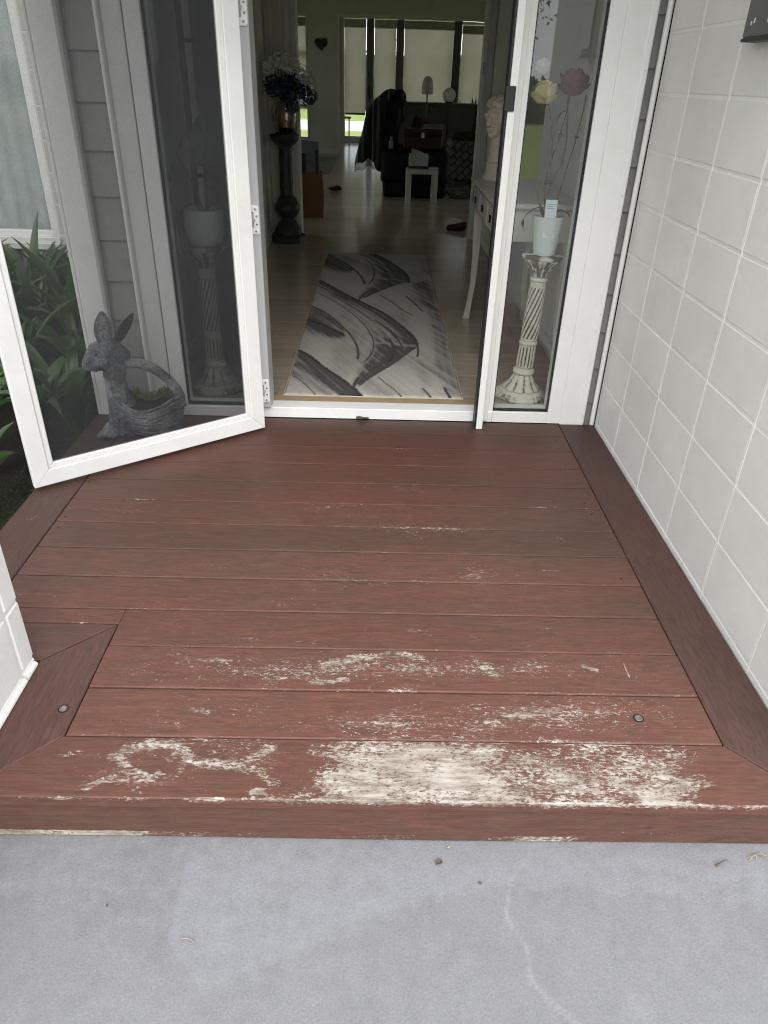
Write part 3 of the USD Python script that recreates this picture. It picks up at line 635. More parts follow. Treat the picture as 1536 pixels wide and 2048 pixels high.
for k in range(46):
    y0 = D1 + 0.052 + k * PW
    xs = [-1.05]
    xs.append(-1.05 + rj.uniform(0.35, 1.2))
    while xs[-1] < 1.0:
        xs.append(min(1.05, xs[-1] + 1.28))
    if y0 > 4.7:
        xs = [-3.0 + rj.uniform(-0.6, 0.6)]
        while xs[-1] < 3.4:
            xs.append(xs[-1] + 1.28)
    for xa, xb in zip(xs[:-1], xs[1:]):
        if xb - xa > 0.05:
            part('floor_plank', box(xa + 0.0006, xb - 0.0006, y0 + 0.0006, y0 + PW - 0.0006, FZ - 0.005, FZ, 0.0008), LAMINATE, floor)
yl = D1 + 0.052 + 46 * PW
part('floor_planks_far', box(-5.4, 6.3, yl, 17.1, FZ - 0.005, FZ), LAMINATE, floor, kind='stuff')

hall = thing('wall_left', None, None, kind='structure')
part('hall_wall', box(-1.20, -1.05, 0.12, 4.50, -0.1, 2.78), WALL, hall)
part('skirting', box(-1.05, -1.036, 0.12, 4.50, FZ, FZ + 0.09, 0.003), WALL_WHITE, hall)
part('nib_wall', box(-5.4, -0.80, 4.50, 4.62, -0.1, 2.78), WALL, hall)
part('nib_skirting', box(-1.036, -0.815, 4.488, 4.50, FZ, FZ + 0.09, 0.003), WALL_WHITE, hall)
part('door_jamb', [box(-0.815, -0.765, 4.47, 4.65, FZ - 0.02, 2.30, 0.004), box(-0.875, -0.815, 4.484, 4.50, FZ + 0.0, 2.30, 0.004)], WALL_WHITE, hall)
part('panel_moulding', [box(-1.005, -0.995, 4.488, 4.50, 0.6, 2.2), box(-0.915, -0.905, 4.488, 4.50, 0.6, 2.2)], WALL_WHITE, hall)
hall2 = thing('wall_right', None, None, kind='structure')
part('hall_wall', box(1.05, 1.20, 0.12, 4.70, -0.1, 2.78), WALL_WHITE, hall2)
part('skirting', box(1.036, 1.05, 0.12, 4.6, FZ, FZ + 0.09, 0.003), WALL_WHITE, hall2)
part('door_jamb', [box(0.95, 1.05, 4.60, 4.76, FZ - 0.02, 2.30, 0.004), box(0.962, 0.985, 4.57, 4.60, FZ, 2.30, 0.004)], WALL_WHITE, hall2)
for zz in (0.45, 1.55):
    part('hinge', [box(0.952, 0.964, 4.59, 4.60, zz - 0.05, zz + 0.05, 0.002), tube([(0.957, 4.586, zz - 0.05), (0.957, 4.586, zz + 0.05)], 0.006, 8)], METAL, hall2)
part('nib_wall', box(1.05, 6.3, 4.62, 4.76, -0.1, 2.78), WALL, hall2)
part('door_head', box(-0.80, 1.05, 4.50, 4.62, 2.30, 2.78), WALL, kind='structure')
far = thing('wall_far', None, None, kind='structure')
part('wall_panel', box(-1.47, -0.885, 13.8, 13.95, -0.1, 2.50), WALL, far)
part('wall_panel', box(-5.4, -2.25, 13.8, 13.95, -0.1, 2.50), WALL, far)
part('wall_head', box(-5.4, 6.3, 13.8, 13.95, 2.50, 2.78), WALL, far)
part('wall_panel', box(2.4, 6.3, 13.8, 13.95, -0.1, 2.50), WALL, far)
part('skirting', box(-1.47, -0.885, 13.785, 13.80, FZ, FZ + 0.10, 0.003), WALL_WHITE, far)
part('reveal', [box(-0.885, -0.845, 13.78, 13.97, FZ, 2.50, 0.004), box(-1.50, -1.47, 13.78, 13.97, FZ, 2.50, 0.004), box(-0.885, 2.4, 13.785, 13.80, 2.44, 2.50)], WALL_WHITE, far)
for sx0, sx1 in ((-5.55, -5.4), (6.3, 6.45)):
    w_ = thing('wall_side', None, None, kind='structure')
    part('wall_panel', box(sx0, sx1, 0.12 if sx0 > 0 else 2.2, 6.0, -0.2, 3.0), WALL, w_)
    part('wall_panel', box(sx0, sx1, 9.6, 17.2, -0.2, 3.0), WALL, w_)
    part('wall_panel', box(sx0, sx1, 6.0, 9.6, -0.2, 0.3), WALL, w_)
    part('wall_panel', box(sx0, sx1, 6.0, 9.6, 2.4, 3.0), WALL, w_)
    part('window_pane', box(sx0 + 0.07, sx0 + 0.074, 6.0, 9.6, 0.3, 2.4), GLASS, w_)  # unseen window added in each side wall to let in fill light
sun_wall = thing('wall_end', None, None, kind='structure')
part('wall_panel', box(-5.4, -2.45, 17.0, 17.15, -0.2, 2.78), WALL, sun_wall)
part('wall_panel', box(-1.60, -0.94, 17.0, 17.15, -0.2, 2.78), WALL, sun_wall)
part('wall_panel', box(2.75, 6.3, 17.0, 17.15, -0.2, 2.78), WALL, sun_wall)
part('wall_panel', box(-2.45, -1.60, 17.0, 17.15, 2.62, 2.78), WALL, sun_wall)
part('wall_panel', box(1.88, 2.75, 17.0, 17.15, -0.2, 0.34), WALL, sun_wall)

# ------------------------------------------------------------------ left wing with its window
wing = thing('wing_wall', 'block wall of the left wing with a white framed window above the garden', 'wall')
WY = 2.15
xj = [-1.36, -1.72, -2.07, -2.262]
zj = [-0.176 + 0.2015 * k for k in range(14)]
for xa, xb in zip(xj[1:], xj[:-1]):
    for za, zb in zip(zj[:-1], zj[1:]):
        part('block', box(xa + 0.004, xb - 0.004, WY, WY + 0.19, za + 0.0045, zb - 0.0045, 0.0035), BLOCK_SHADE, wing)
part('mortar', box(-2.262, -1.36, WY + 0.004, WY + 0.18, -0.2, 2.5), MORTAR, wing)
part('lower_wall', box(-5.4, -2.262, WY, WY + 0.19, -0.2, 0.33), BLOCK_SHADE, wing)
part('sill', [box(-5.4, -2.262, WY - 0.035, WY + 0.05, 0.33, 0.375, 0.004), box(-5.4, -2.262, WY - 0.012, WY + 0.05, 0.375, 0.41, 0.004)], TRIM, wing)
part('window_frame', [box(-2.318, -2.262, WY + 0.0, WY + 0.08, 0.41, 2.3, 0.004), box(-3.9, -2.318, WY + 0.0, WY + 0.08, 2.24, 2.3, 0.004), box(-3.9, -2.318, WY + 0.02, WY + 0.08, 0.41, 0.45, 0.004)], WHITE, wing)
part('window_pane', box(-3.9, -2.318, WY + 0.04, WY + 0.044, 0.45, 2.24), GLASS, wing)
part('curtain', grid(140, 3, lambda u, v: (-3.9 + 1.62 * u, WY + 0.22 + 0.012 * np.sin(u * 95), 0.2 + 2.2 * v)), plain('sheer_curtain', (0.55, 0.56, 0.56), 0.8), wing, smooth=True)
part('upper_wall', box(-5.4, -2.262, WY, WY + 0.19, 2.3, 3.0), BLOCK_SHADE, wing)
part('side_wall', box(-1.352, -1.20, 0.12, WY + 0.2, -0.19, 3.0), BOARD_GREY, wing)

# ------------------------------------------------------------------ screen door, opened outwards
HX, HY = -0.520, -0.150                      # foot of the hinge stile
ang = math.degrees(math.atan2(-0.785 + 0.156, -1.337 + 0.515))
sd_ = thing('screen_door', 'white framed fly screen door swung open over the left of the deck', 'screen door', (HX, HY, 0.018), ang)
DW, DH, ST, TH = 1.036, 2.06, 0.088, 0.034
def mitred(x0, x1, z0, z1, w, y0, y1, names):
    """A mitred frame in the xz plane: left stile, right stile, bottom rail, top rail."""
    o = [(x0, z0), (x1, z0), (x1, z1), (x0, z1)]; i_ = [(x0 + w, z0 + w), (x1 - w, z0 + w), (x1 - w, z1 - w), (x0 + w, z1 - w)]
    for nm, (p, q, s, t) in zip(names, [(o[0], i_[0], i_[3], o[3]), (o[1], o[2], i_[2], i_[1]), (o[0], o[1], i_[1], i_[0]), (o[3], i_[3], i_[2], o[2])]):
        c_ = np.array([p, q, s, t]); m0 = c_.mean(0)
        c2 = m0 + (c_ - m0) * (1 - 0.0007)
        e = 0.003
        inner = m0 + (c2 - m0) * (1 - e / 0.05)
        n_ = np.linalg.norm
        v = []
        for q_ in c2: v += [(q_[0], y0 + e, q_[1]), (q_[0], y1 - e, q_[1])]
        lim = np.array([np.clip(q_, c2.min(0) + e, c2.max(0) - e) for q_ in c2])
        for q_ in lim: v += [(q_[0], y0, q_[1]), (q_[0], y1, q_[1])]
        yield nm, trimesh.convex.convex_hull(np.array(v))
for nm, mm in mitred(0, DW, 0, DH, ST - 0.022, -TH / 2, TH / 2, ['stile', 'stile', 'rail', 'rail']):
    part(nm, mm, WHITE_DIRTY, sd_)
for nm, mm in mitred(ST - 0.022, DW - ST + 0.022, ST - 0.022, DH - ST + 0.022, 0.022, -TH / 2 + 0.006, TH / 2 - 0.006, ['bead', 'bead', 'bead', 'bead']):
    part(nm, mm, WHITE, sd_)
part('mesh_screen', box(ST - 0.004, DW - ST + 0.004, -0.0004, 0.0004, ST - 0.004, DH - ST + 0.004), FLYSCREEN, sd_)
def hinge_at(z):
    def slab(x0, x1, y0, y1, z0, z1, c=0.002): return box(x0, x1, y0, y1, z0, z1, c)
    y = D0 - 0.027
    h = part('hinge', [slab(-0.553, -0.505, y, y + 0.0065, z - 0.058, z - 0.030), slab(-0.553, -0.505, y, y + 0.0065, z + 0.030, z + 0.058), slab(-0.527, -0.502, y - 0.001, y + 0.0065, z - 0.055, z + 0.055, 0.004),
                       tube([(-0.549, y - 0.004, z - 0.058), (-0.549, y - 0.004, z + 0.058)], 0.0075, 12)], WHITE, ent, smooth=30)
    for dz in (-0.044, -0.016, 0.016, 0.044):
        part('screw', moved(trimesh.creation.cylinder(0.0042, 0.002, sections=12), (-0.518 + (0.005 if abs(dz) < .03 else 0), y - 0.0022, z + dz), rx=90), METAL, h)
    part('hinge_pin', moved(trimesh.creation.cylinder(0.009, 0.0025, sections=16), (-0.528, y - 0.0022, z), rx=90), plain('hinge_grey', (0.4, 0.4, 0.4), 0.4) if z < 0.2 else stage.GetPrimAtPath('/World/Looks/hinge_grey').GetPath(), h)
for z in (0.146, 0.916, 1.66):
    hinge_at(z)

# ------------------------------------------------------------------ front door leaf, opened inwards behind the left sidelight
fd = thing('front_door', 'dark front door leaf opened inwards behind the left sidelight', 'door', (-0.575, 0.125, 0.0), 0)
dv = np.array([-0.34, 0.90]); dv /= np.linalg.norm(dv); dp = np.array([-dv[1], dv[0]])
def along(s, o): return (dv[0] * s + dp[0] * o, dv[1] * s + dp[1] * o)
fang = math.degrees(math.atan2(dv[1], dv[0]))
part('door_panel', moved(box(0.0, 0.93, 0, 0.042, FZ + 0.012, 2.08, 0.002), rz=fang), FRONT_DOOR, fd)
part('pull_handle', [moved(tube([(0.86, 0.10, 0.78), (0.86, 0.10, 1.78)], 0.016, 14), rz=fang)] + [moved(tube([(0.86, 0.04, z), (0.86, 0.10, z)], 0.010, 10), rz=fang) for z in (0.98, 1.58)], DARKMETAL, fd, smooth=40)

# ------------------------------------------------------------------ hall runner rug
RUG_LINES = [
    (0.0086, [(-0.457, 0.86), (-0.4, 0.794), (-0.305, 0.614), (-0.2, 0.435), (-0.119, 0.291), (-0.075, 0.185), (-0.045, 0.093)]),
    (0.0099, [(-0.467, 2.614), (-0.348, 2.4), (-0.218, 2.155), (-0.073, 1.909), (0.039, 1.718), (0.133, 1.501), (0.209, 1.283), (0.247, 1.108)]),
    (0.0056, [(0.247, 1.108), (0.26, 0.958), (0.249, 0.8)]),
    (0.0061, [(-0.459, 1.832), (-0.398, 1.757), (-0.3, 1.574), (-0.205, 1.332), (-0.137, 1.109), (-0.102, 0.901), (-0.098, 0.734)]),
    (0.0071, [(-0.461, 1.479), (-0.384, 1.421), (-0.284, 1.292), (-0.198, 1.168)]),
    (0.0084, [(0.087, 1.127), (0.109, 0.991), (0.112, 0.832), (0.083, 0.693)]),
    (0.0079, [(-0.446, 3.582), (-0.304, 3.292), (-0.199, 3.031), (-0.127, 2.758), (-0.09, 2.501)]),
    (0.0080, [(-0.468, 3.272), (-0.364, 3.13), (-0.249, 2.938)]),
    (0.0106, [(-0.003, 3.557), (0.096, 3.372), (0.188, 3.105), (0.247, 2.854), (0.254, 2.588)]),
    (0.0100, [(0.091, 2.836), (0.109, 2.677), (0.101, 2.521)]),
    (0.0066, [(-0.015, 3.233), (0.066, 3.003), (0.097, 2.782)]),
    (0.0070, [(-0.121, 2.01), (-0.101, 2.166), (-0.056, 2.286)]),
    (0.0075, [(-0.109, 0.247), (-0.104, 0.337), (-0.085, 0.431)]),
    (0.0042, [(0.027, 2.179), (0.107, 2.011), (0.172, 1.829), (0.254, 1.66)]),
    (0.0056, [(0.226, 2.154), (0.287, 1.943), (0.329, 1.764)]),
    (0.0066, [(0.379, 1.973), (0.406, 1.851), (0.451, 1.775)]),
    (0.0048, [(0.255, 0.292), (0.283, 0.207), (0.305, 0.104)]),
    (0.0072, [(0.372, 0.311), (0.39, 0.181), (0.407, 0.1)]),
    (0.0030, [(0.021, 0.45), (0.087, 0.304), (0.134, 0.197), (0.155, 0.105)]),
    (0.0034, [(-0.429, 2.179), (-0.226, 1.813), (-0.108, 1.517), (-0.042, 1.278), (-0.01, 1.057), (-0.018, 0.85), (-0.061, 0.683)]),
    (0.0050, [(-0.004, 1.526), (0.079, 1.322), (0.136, 1.131), (0.166, 0.965)]),
    (0.0030, [(-0.44, 0.431), (-0.367, 0.32), (-0.298, 0.171), (-0.27, 0.11)]),
    (0.0044, [(-0.1, 3.413), (-0.027, 3.051), (-0.024, 2.715), (-0.059, 2.504)])]
RUG_SWEEPS = [  # sweeps of grey between two curves: (depths across the sweep, first curve, second curve)
    ([.85, .60, .70, .26, .46, .10, .34, .08, .22, .04], [(-0.467, 2.614), (-0.348, 2.4), (-0.218, 2.155), (-0.073, 1.909), (0.039, 1.718), (0.133, 1.501), (0.209, 1.283), (0.250, 1.108), (0.25, 0.98)], [(-0.470, 2.20), (-0.36, 2.06), (-0.226, 1.813), (-0.155, 1.66), (-0.108, 1.517), (-0.07, 1.40), (-0.042, 1.278), (-0.018, 1.15), (-0.01, 1.03)]),
    ([.78, .50, .66, .28, .34, .08], [(0.25, 0.98), (0.19, 0.86), (0.10, 0.67), (0.0, 0.49), (-0.085, 0.31)], [(-0.01, 1.03), (-0.018, 0.85), (-0.045, 0.70), (-0.085, 0.50), (-0.125, 0.31)]),
    ([.85, .62, .40, .58, .18, .30, .05], [(-0.457, 0.86), (-0.4, 0.794), (-0.305, 0.614), (-0.2, 0.435), (-0.119, 0.291), (-0.045, 0.093)], [(-0.46, 0.42), (-0.40, 0.36), (-0.34, 0.27), (-0.28, 0.18), (-0.22, 0.12), (-0.17, 0.09)]),
    ([.26, .40, .30, .62, .60, .30, .04], [(-0.459, 1.80), (-0.398, 1.72), (-0.3, 1.54), (-0.205, 1.30)], [(-0.463, 1.24), (-0.384, 1.13), (-0.284, 1.08), (-0.18, 1.12)]),
    ([.80, .55, .68, .26, .46, .14, .06], [(-0.02, 3.64), (0.096, 3.372), (0.188, 3.105), (0.247, 2.854), (0.254, 2.62)], [(-0.22, 3.64), (-0.09, 3.40), (-0.035, 3.10), (-0.03, 2.85), (-0.03, 2.70)]),
    ([.66, .52, .56, .34, .12], [(0.25, 2.64), (0.15, 2.50), (0.02, 2.30), (-0.09, 2.08)], [(-0.03, 2.70), (-0.055, 2.50), (-0.095, 2.30), (-0.14, 2.08)]),
    ([.36, .50, .60, .40, .06], [(-0.446, 3.56), (-0.304, 3.27), (-0.199, 3.01)], [(-0.468, 3.02), (-0.35, 2.88), (-0.21, 2.84)]),
    ([.02, .16, .24, .18, .30, .22, .04], [(0.27, 2.55), (0.33, 1.9), (0.36, 1.2), (0.34, 0.5), (0.40, 0.17)], [(0.42, 2.75), (0.45, 1.9), (0.45, 1.2), (0.45, 0.6), (0.46, 0.17)])]
RX0, RX1, RY0, RY1 = -0.460, 0.455, 0.175, 3.66
rg = grid(190, 560, lambda u, v: (RX0 + (RX1 - RX0) * u, RY0 + (RY1 - RY0) * v, FZ + 0.016 + 0 * u))
rx, ry = rg.vertices[:, 0], rg.vertices[:, 1]
shade = np.zeros(len(rx))
from scipy.spatial import cKDTree
SP, SV = [], []
for vals, ca, cb in RUG_SWEEPS:
    a_, b_ = (curve([p + (0,) for p in c_], 260)[:, :2] for c_ in (ca, cb))
    for t_ in np.linspace(0, 1, 46):
        fray = np.clip(np.minimum(np.linspace(0, 1, 260), 1 - np.linspace(0, 1, 260)) / 0.03, 0.3, 1)
        SP.append(a_ * (1 - t_) + b_ * t_); SV.append(np.interp(t_ + 0.05 * (nz(np.linspace(0, 9, 260), np.full(260, t_ * 5.0), 3, 2) - .5), np.linspace(0, 1, len(vals)), vals) * fray)
SP, SV = np.vstack(SP), np.concatenate(SV)
dq, iq = cKDTree(SP * [1, 0.6]).query(np.stack([rx + 0.006 * (nz(rx, ry, 60, 2) - .5), ry], -1) * [1, 0.6], k=4)
shade = np.where(dq[:, 0] < 0.012, SV[iq].mean(1), 0)
shade = shade + 0.09 + 0.7 * np.clip(nz(rx + 0.25 * ry, ry - 0.6 * rx, 7, 9, 4, 2.6) - 0.44, 0, 1)
streak = nz(rx * 0.9 + ry * 0.42, rx * 0.2 - ry * 0.1, 60, 12, 3, 6)
shade = np.clip(1.65 * shade * (0.35 + 1.2 * streak), 0, 0.96)
ink = np.zeros(len(rx))
for w_, ln in RUG_LINES:
    sp_ = curve([p + (0,) for p in ln], 30)[:, :2]
    dd = dist_to(rx + 0.004 * (nz(rx, ry, 90, 6) - .5), ry + 0.008 * (nz(rx, ry, 90, 7) - .5), [tuple(p) for p in sp_])
    ink = np.maximum(ink, np.clip(1.5 - dd / (w_ * 1.15), 0, 1))
cream = np.array([0.50, 0.475, 0.42]); mid = np.array([0.022, 0.021, 0.022]); black = np.array([0.014, 0.013, 0.013])
rc = cream * (1 - shade[:, None]) + mid * shade[:, None]
rc = rc * (1 - ink[:, None]) + black * ink[:, None]
rc *= (0.90 + 0.2 * nz(rx, ry, 140, 4, 2))[:, None]
zz = FZ + 0.016 + 0.003 * (nz(rx, ry, 160, 3, 2) - 0.5) - 0.004 * ink
edge_d = np.minimum.reduce([rx - RX0, RX1 - rx, ry - RY0, RY1 - ry])
rg.vertices[:, 2] = np.where(edge_d < 1e-6, FZ + 0.002, np.where(edge_d < 0.008, zz - 0.004, zz))
RUGM = M('wool_rug', {'c': ('attribute', {'attribute': 'tint'}), 'g': ('geometry', {}), 'n': ('noise_texture', {'scale': 420.0, 'detail': 3.0}), 'b': ('bump', {'strength': 0.6, 'distance': 0.004}), 'p': ('principled_bsdf', {'roughness': 0.95, 'sheen_weight': 0.15, 'specular_ior_level': 0.1})},
         [('c.color', 'p.base_color'), ('g.position', 'n.vector'), ('n.fac', 'b.height'), ('b.normal', 'p.normal')])
rug = thing('runner_rug', 'cream and grey runner rug with black swirling lines just inside the doorway', 'rug')
part('pile', rg, RUGM, rug, smooth=True, attrs={'tint': rc})
part('binding', [box(RX0 - 0.004, RX1 + 0.004, RY0 - 0.006, RY0 + 0.002, FZ + 0.001, FZ + 0.012, 0.003), box(RX0 - 0.004, RX0 + 0.001, RY0, RY1, FZ + 0.001, FZ + 0.012, 0.002), box(RX1 - 0.001, RX1 + 0.004, RY0, RY1, FZ + 0.001, FZ + 0.012, 0.002)],
     plain('rug_binding', (0.52, 0.47, 0.36), 0.9), rug)

# ------------------------------------------------------------------ carved column stands in the sidelights
def antique(name, pale, dark, lo=0.44, hi=0.53):
    """Chalky paint worn into the carving: dark pigment left in the hollows ('cavity' is 1 in a groove)."""
    return M(name, {'g': ('geometry', {}), 'n': ('noise_texture', {'scale': 70.0, 'detail': 6.0, 'roughness': 0.7}), 'c': ('attribute', {'attribute': 'cavity'}), 'm': ('math', {'math_type': 'multiply_add', 'value2': 0.55}), 'r': ('rgb_ramp', {'ramp': [(0.70, pale), (0.84, tuple(0.5 * np.array(pale) + 0.5 * np.array(dark))), (0.98, dark)]}),
                    'b': ('bump', {'strength': 0.3, 'distance': 0.002}), 'p': ('principled_bsdf', {'roughness': 0.75})},
             [('g.position', 'n.vector'), ('c.fac', 'm.value1'), ('n.fac', 'm.value3'), ('m.value', 'r.fac'), ('r.color', 'p.base_color'), ('n.fac', 'b.height'), ('b.normal', 'p.normal')])
ANTIQUE = antique('antique_white_paint', (0.64, 0.61, 0.53), (0.10, 0.085, 0.07))

def carved(name, profile, n, flute, mat, parent):
    """A turned and carved piece that knows where its hollows are."""
    pr = np.array(profile, float)
    pr[:, 0] *= 1 - 0.20 * np.clip((pr[:, 1] - 0.10) / 0.04, 0, 1) * np.clip((0.68 - pr[:, 1]) / 0.06, 0, 1)     # a slender shaft between foot and capital
    m_ = revolve(pr, n, flute)
    r = np.hypot(m_.vertices[:-2, 0], m_.vertices[:-2, 1]).reshape(len(pr), n)
    rim = np.minimum(np.r_[pr[1:, 0], pr[-1, 0]], np.r_[pr[0, 0], pr[:-1, 0]])
    ring = np.clip((np.convolve(np.pad(pr[:, 0], 3, mode='edge'), np.ones(7) / 7, 'valid') - pr[:, 0]) / 0.004, 0, 1)
    cav = np.clip((r.max(1, keepdims=True) - r) / (0.085 * pr[:, :1] + 1e-6), 0, 1) + 0.6 * ring[:, None]
    return part(name, m_, mat, parent, smooth=True, attrs={'cavity': np.r_[np.clip(cav, 0, 1).ravel(), 0, 0]})

def column_stand(name, label, loc, tilt, ANTIQUE=ANTIQUE):
    t = thing(name, label, 'plant stand', loc, tilt=tilt)
    def octo(a, r0, k=0.06): return r0 * (1 + k * np.cos(8 * a))
    carved('base', fine([(0.02, 0), (0.132, 0), (0.135, 0.012), (0.128, 0.024), (0.112, 0.034), (0.110, 0.040), (0.100, 0.046), (0.086, 0.050), (0.02, 0.0502)], 0.008), 72, lambda a, z, r: r * (1 + 0.022 * np.cos(4 * a) * (z < 0.03) + 0.012 * np.cos(24 * a)), ANTIQUE, t)
    carved('leaf_foot', fine([(0.02, 0.049), (0.098, 0.050), (0.086, 0.060), (0.066, 0.082), (0.055, 0.108), (0.052, 0.126), (0.02, 0.127)], 0.007), 96, lambda a, z, r: r * (1 + 0.10 * (np.abs(np.cos(5 * a)) ** 0.45 - 0.72)), ANTIQUE, t)
    carved('lower_ring', fine([(0.02, 0.126), (0.060, 0.127), (0.068, 0.136), (0.068, 0.144), (0.060, 0.152), (0.050, 0.158), (0.02, 0.159)], 0.006), 40, None, ANTIQUE, t)
    carved('fluted_shaft', fine([(0.02, 0.158), (0.054, 0.159), (0.053, 0.200), (0.0515, 0.278), (0.02, 0.279)], 0.012), 112, lambda a, z, r: r * (1 - 0.13 * np.clip(np.cos(14 * a), -0.2, 1) ** 1 * ((z > 0.166) & (z < 0.272))), ANTIQUE, t)
    carved('middle_ring', fine([(0.02, 0.278), (0.056, 0.279), (0.058, 0.286), (0.056, 0.294), (0.050, 0.300), (0.02, 0.301)], 0.006), 40, None, ANTIQUE, t)
    carved('twisted_shaft', fine([(0.02, 0.300), (0.052, 0.301), (0.051, 0.40), (0.049, 0.50), (0.047, 0.590), (0.02, 0.591)], 0.006), 120, lambda a, z, r: r * (1 - 0.095 * np.clip(np.cos(12 * (a - z * 8.5)), -0.35, 1) * ((z > 0.312) & (z < 0.566))), ANTIQUE, t)
    carved('upper_ring', fine([(0.02, 0.590), (0.052, 0.591), (0.054, 0.598), (0.050, 0.606), (0.044, 0.610), (0.02, 0.611)], 0.006), 40, None, ANTIQUE, t)
    carved('capital', fine([(0.02, 0.610), (0.046, 0.611), (0.050, 0.636), (0.062, 0.652), (0.060, 0.660), (0.076, 0.680), (0.086, 0.688), (0.085, 0.694), (0.02, 0.695)], 0.006), 96, lambda a, z, r: r * (1 + 0.11 * np.abs(np.cos(4 * a + (z > 0.655) * 0.78)) ** 0.7 - 0.05 + 0.03 * np.cos(20 * a)), ANTIQUE, t)
    carved('abacus', fine([(0.02, 0.694), (0.090, 0.695), (0.093, 0.702), (0.090, 0.710), (0.02, 0.711)], 0.006), 64, lambda a, z, r: r * (1 + 0.07 * np.cos(4 * a)), ANTIQUE, t)
    return t
PRX, PRY = 0.762, 0.262
column_stand('column_stand', 'antique white carved column stand in the right sidelight', (PRX, PRY, FZ), (0, 2.0, 0))
PLX, PLY = -0.815, 0.27
column_stand('column_stand', 'antique carved column stand in the left sidelight behind the fly screen', (PLX, PLY, FZ), (0, 0, 0), antique('shaded_antique_paint', (0.30, 0.29, 0.26), (0.07, 0.06, 0.05)))  # darker copy of the antique paint, with the screen door's shade in it

WHITEPOT = plain('white_glazed_pot', (0.68, 0.715, 0.72), 0.3, var=0.03)
px_, py_, pz_ = PRX + 0.028, PRY, FZ + 0.7125
pot = thing('flower_pot', 'tapered white pot on the carved stand in the right sidelight', 'pot', (px_, py_, pz_))
part('body', revolve(fine([(0.01, 0), (0.048, 0), (0.051, 0.004), (0.073, 0.172), (0.070, 0.172), (0.049, 0.150), (0.01, 0.150)], 0.02), 48), WHITEPOT, pot, smooth=35)
part('soil', moved(trimesh.creation.cylinder(0.066, 0.01, sections=24), (0, 0, 0.152)), SOIL, pot)
tagm = plain('plant_tag_card', (0.70, 0.77, 0.78), 0.5, var=0.02)
orch = thing('dried_flower_stems', 'tall dark stems with a cream rose and a plum rose in the white pot', 'plant', (px_, py_, pz_ + 0.157))
STEM = plain('dry_stem', (0.055, 0.045, 0.040), 0.7)
def stem(pts, r, mat=STEM): return part('stem', tube(curve(pts, 30), np.linspace(r, r * 0.8, 30), 8), mat, orch, smooth=40)
stem([(0.0, 0, 0), (-0.035, 0.0, 0.16), (0.0, 0.01, 0.33), (0.015, 0.01, 0.50)], 0.0032)
stem([(0.01, 0.0, 0), (-0.01, 0, 0.15), (0.03, 0.01, 0.24), (0.025, 0.0, 0.40), (0.028, 0.0, 0.53)], 0.0030)
stem([(0.02, 0.01, 0), (0.05, 0.0, 0.20), (0.075, 0.0, 0.34), (0.09, 0.0, 0.50)], 0.0034)
stem([(-0.01, 0.0, 0), (-0.02, 0.0, 0.22), (-0.04, 0.01, 0.38), (-0.08, 0.01, 0.50)], 0.0028)
for p_ in ((0.075, 0, 0.34), (0.03, 0.0, 0.245), (0.004, 0.01, 0.345), (-0.034, 0, 0.155)):
    part('stem_node', rough(sphere(p_, (0.009, 0.008, 0.007), 2), 0.003, 200, 4), STEM, orch, smooth=40)
def rose(c, r, mat, name, seed=0):
    rj = random.Random(seed); ms = [sphere(c, (r * 0.5, r * 0.5, r * 0.6), 2)]
    for ring, (n, el, ra, sz) in enumerate(((3, 72, 0.55, 46), (4, 48, 0.68, 44), (5, 22, 0.82, 44), (5, -8, 0.96, 44), (5, -42, 1.02, 40))):
        for k in range(n):
            az = 2 * math.pi * (k + rj.random() * 0.35) / n + ring * 0.9; e0 = math.radians(el + rj.uniform(-6, 6)); h = math.radians(sz)
            d0 = np.array([math.cos(az) * math.cos(e0), math.sin(az) * math.cos(e0), math.sin(e0)]); a = np.array([-math.sin(az), math.cos(az), 0]); b = np.cross(d0, a)
            def pf(u, v):
                ph = v * 2 * math.pi; t = u * h; w = 1 + 0.05 * np.sin(3 * ph + seed + k)
                rr_ = r * ra * (1 + 0.10 * u ** 3 * np.sin(ph).clip(0, 1) * 3.2 + 0.02 * np.sin(5 * ph) * u)
                d = d0[:, None, None] * np.cos(t * w) + np.sin(t * w) * (a[:, None, None] * np.cos(ph) + b[:, None, None] * np.sin(ph) * (0.9))
                p = np.array(c)[:, None, None] + d * rr_ * np.array([1, 1, 0.95])[:, None, None]
                return p[0], p[1], p[2]
            ms.append(grid(6, 17, pf))
    q_ = cat(ms); q_.vertices = np.array(c) + (np.array(q_.vertices) - np.array(c)) * (1 + 0.20 * (meshkit.fbm((np.array(q_.vertices) - np.array(c)) / r * 1.7, 3, seed) - 0.5))[:, None]
    return part(name, q_, mat, orch, smooth=60)
rose((-0.088, 0.01, 0.505), 0.050, plain('cream_petal', (0.64, 0.57, 0.34), 0.7, var=0.12), 'rose', 3)
rose((0.030, 0.0, 0.545), 0.056, plain('plum_petal', (0.13, 0.045, 0.058), 0.7, var=0.2), 'rose', 4)
rose((-0.105, 0.02, 0.60), 0.032, plain('ivory_petal', (0.40, 0.40, 0.33), 0.7, var=0.12), 'rose_bud', 5)
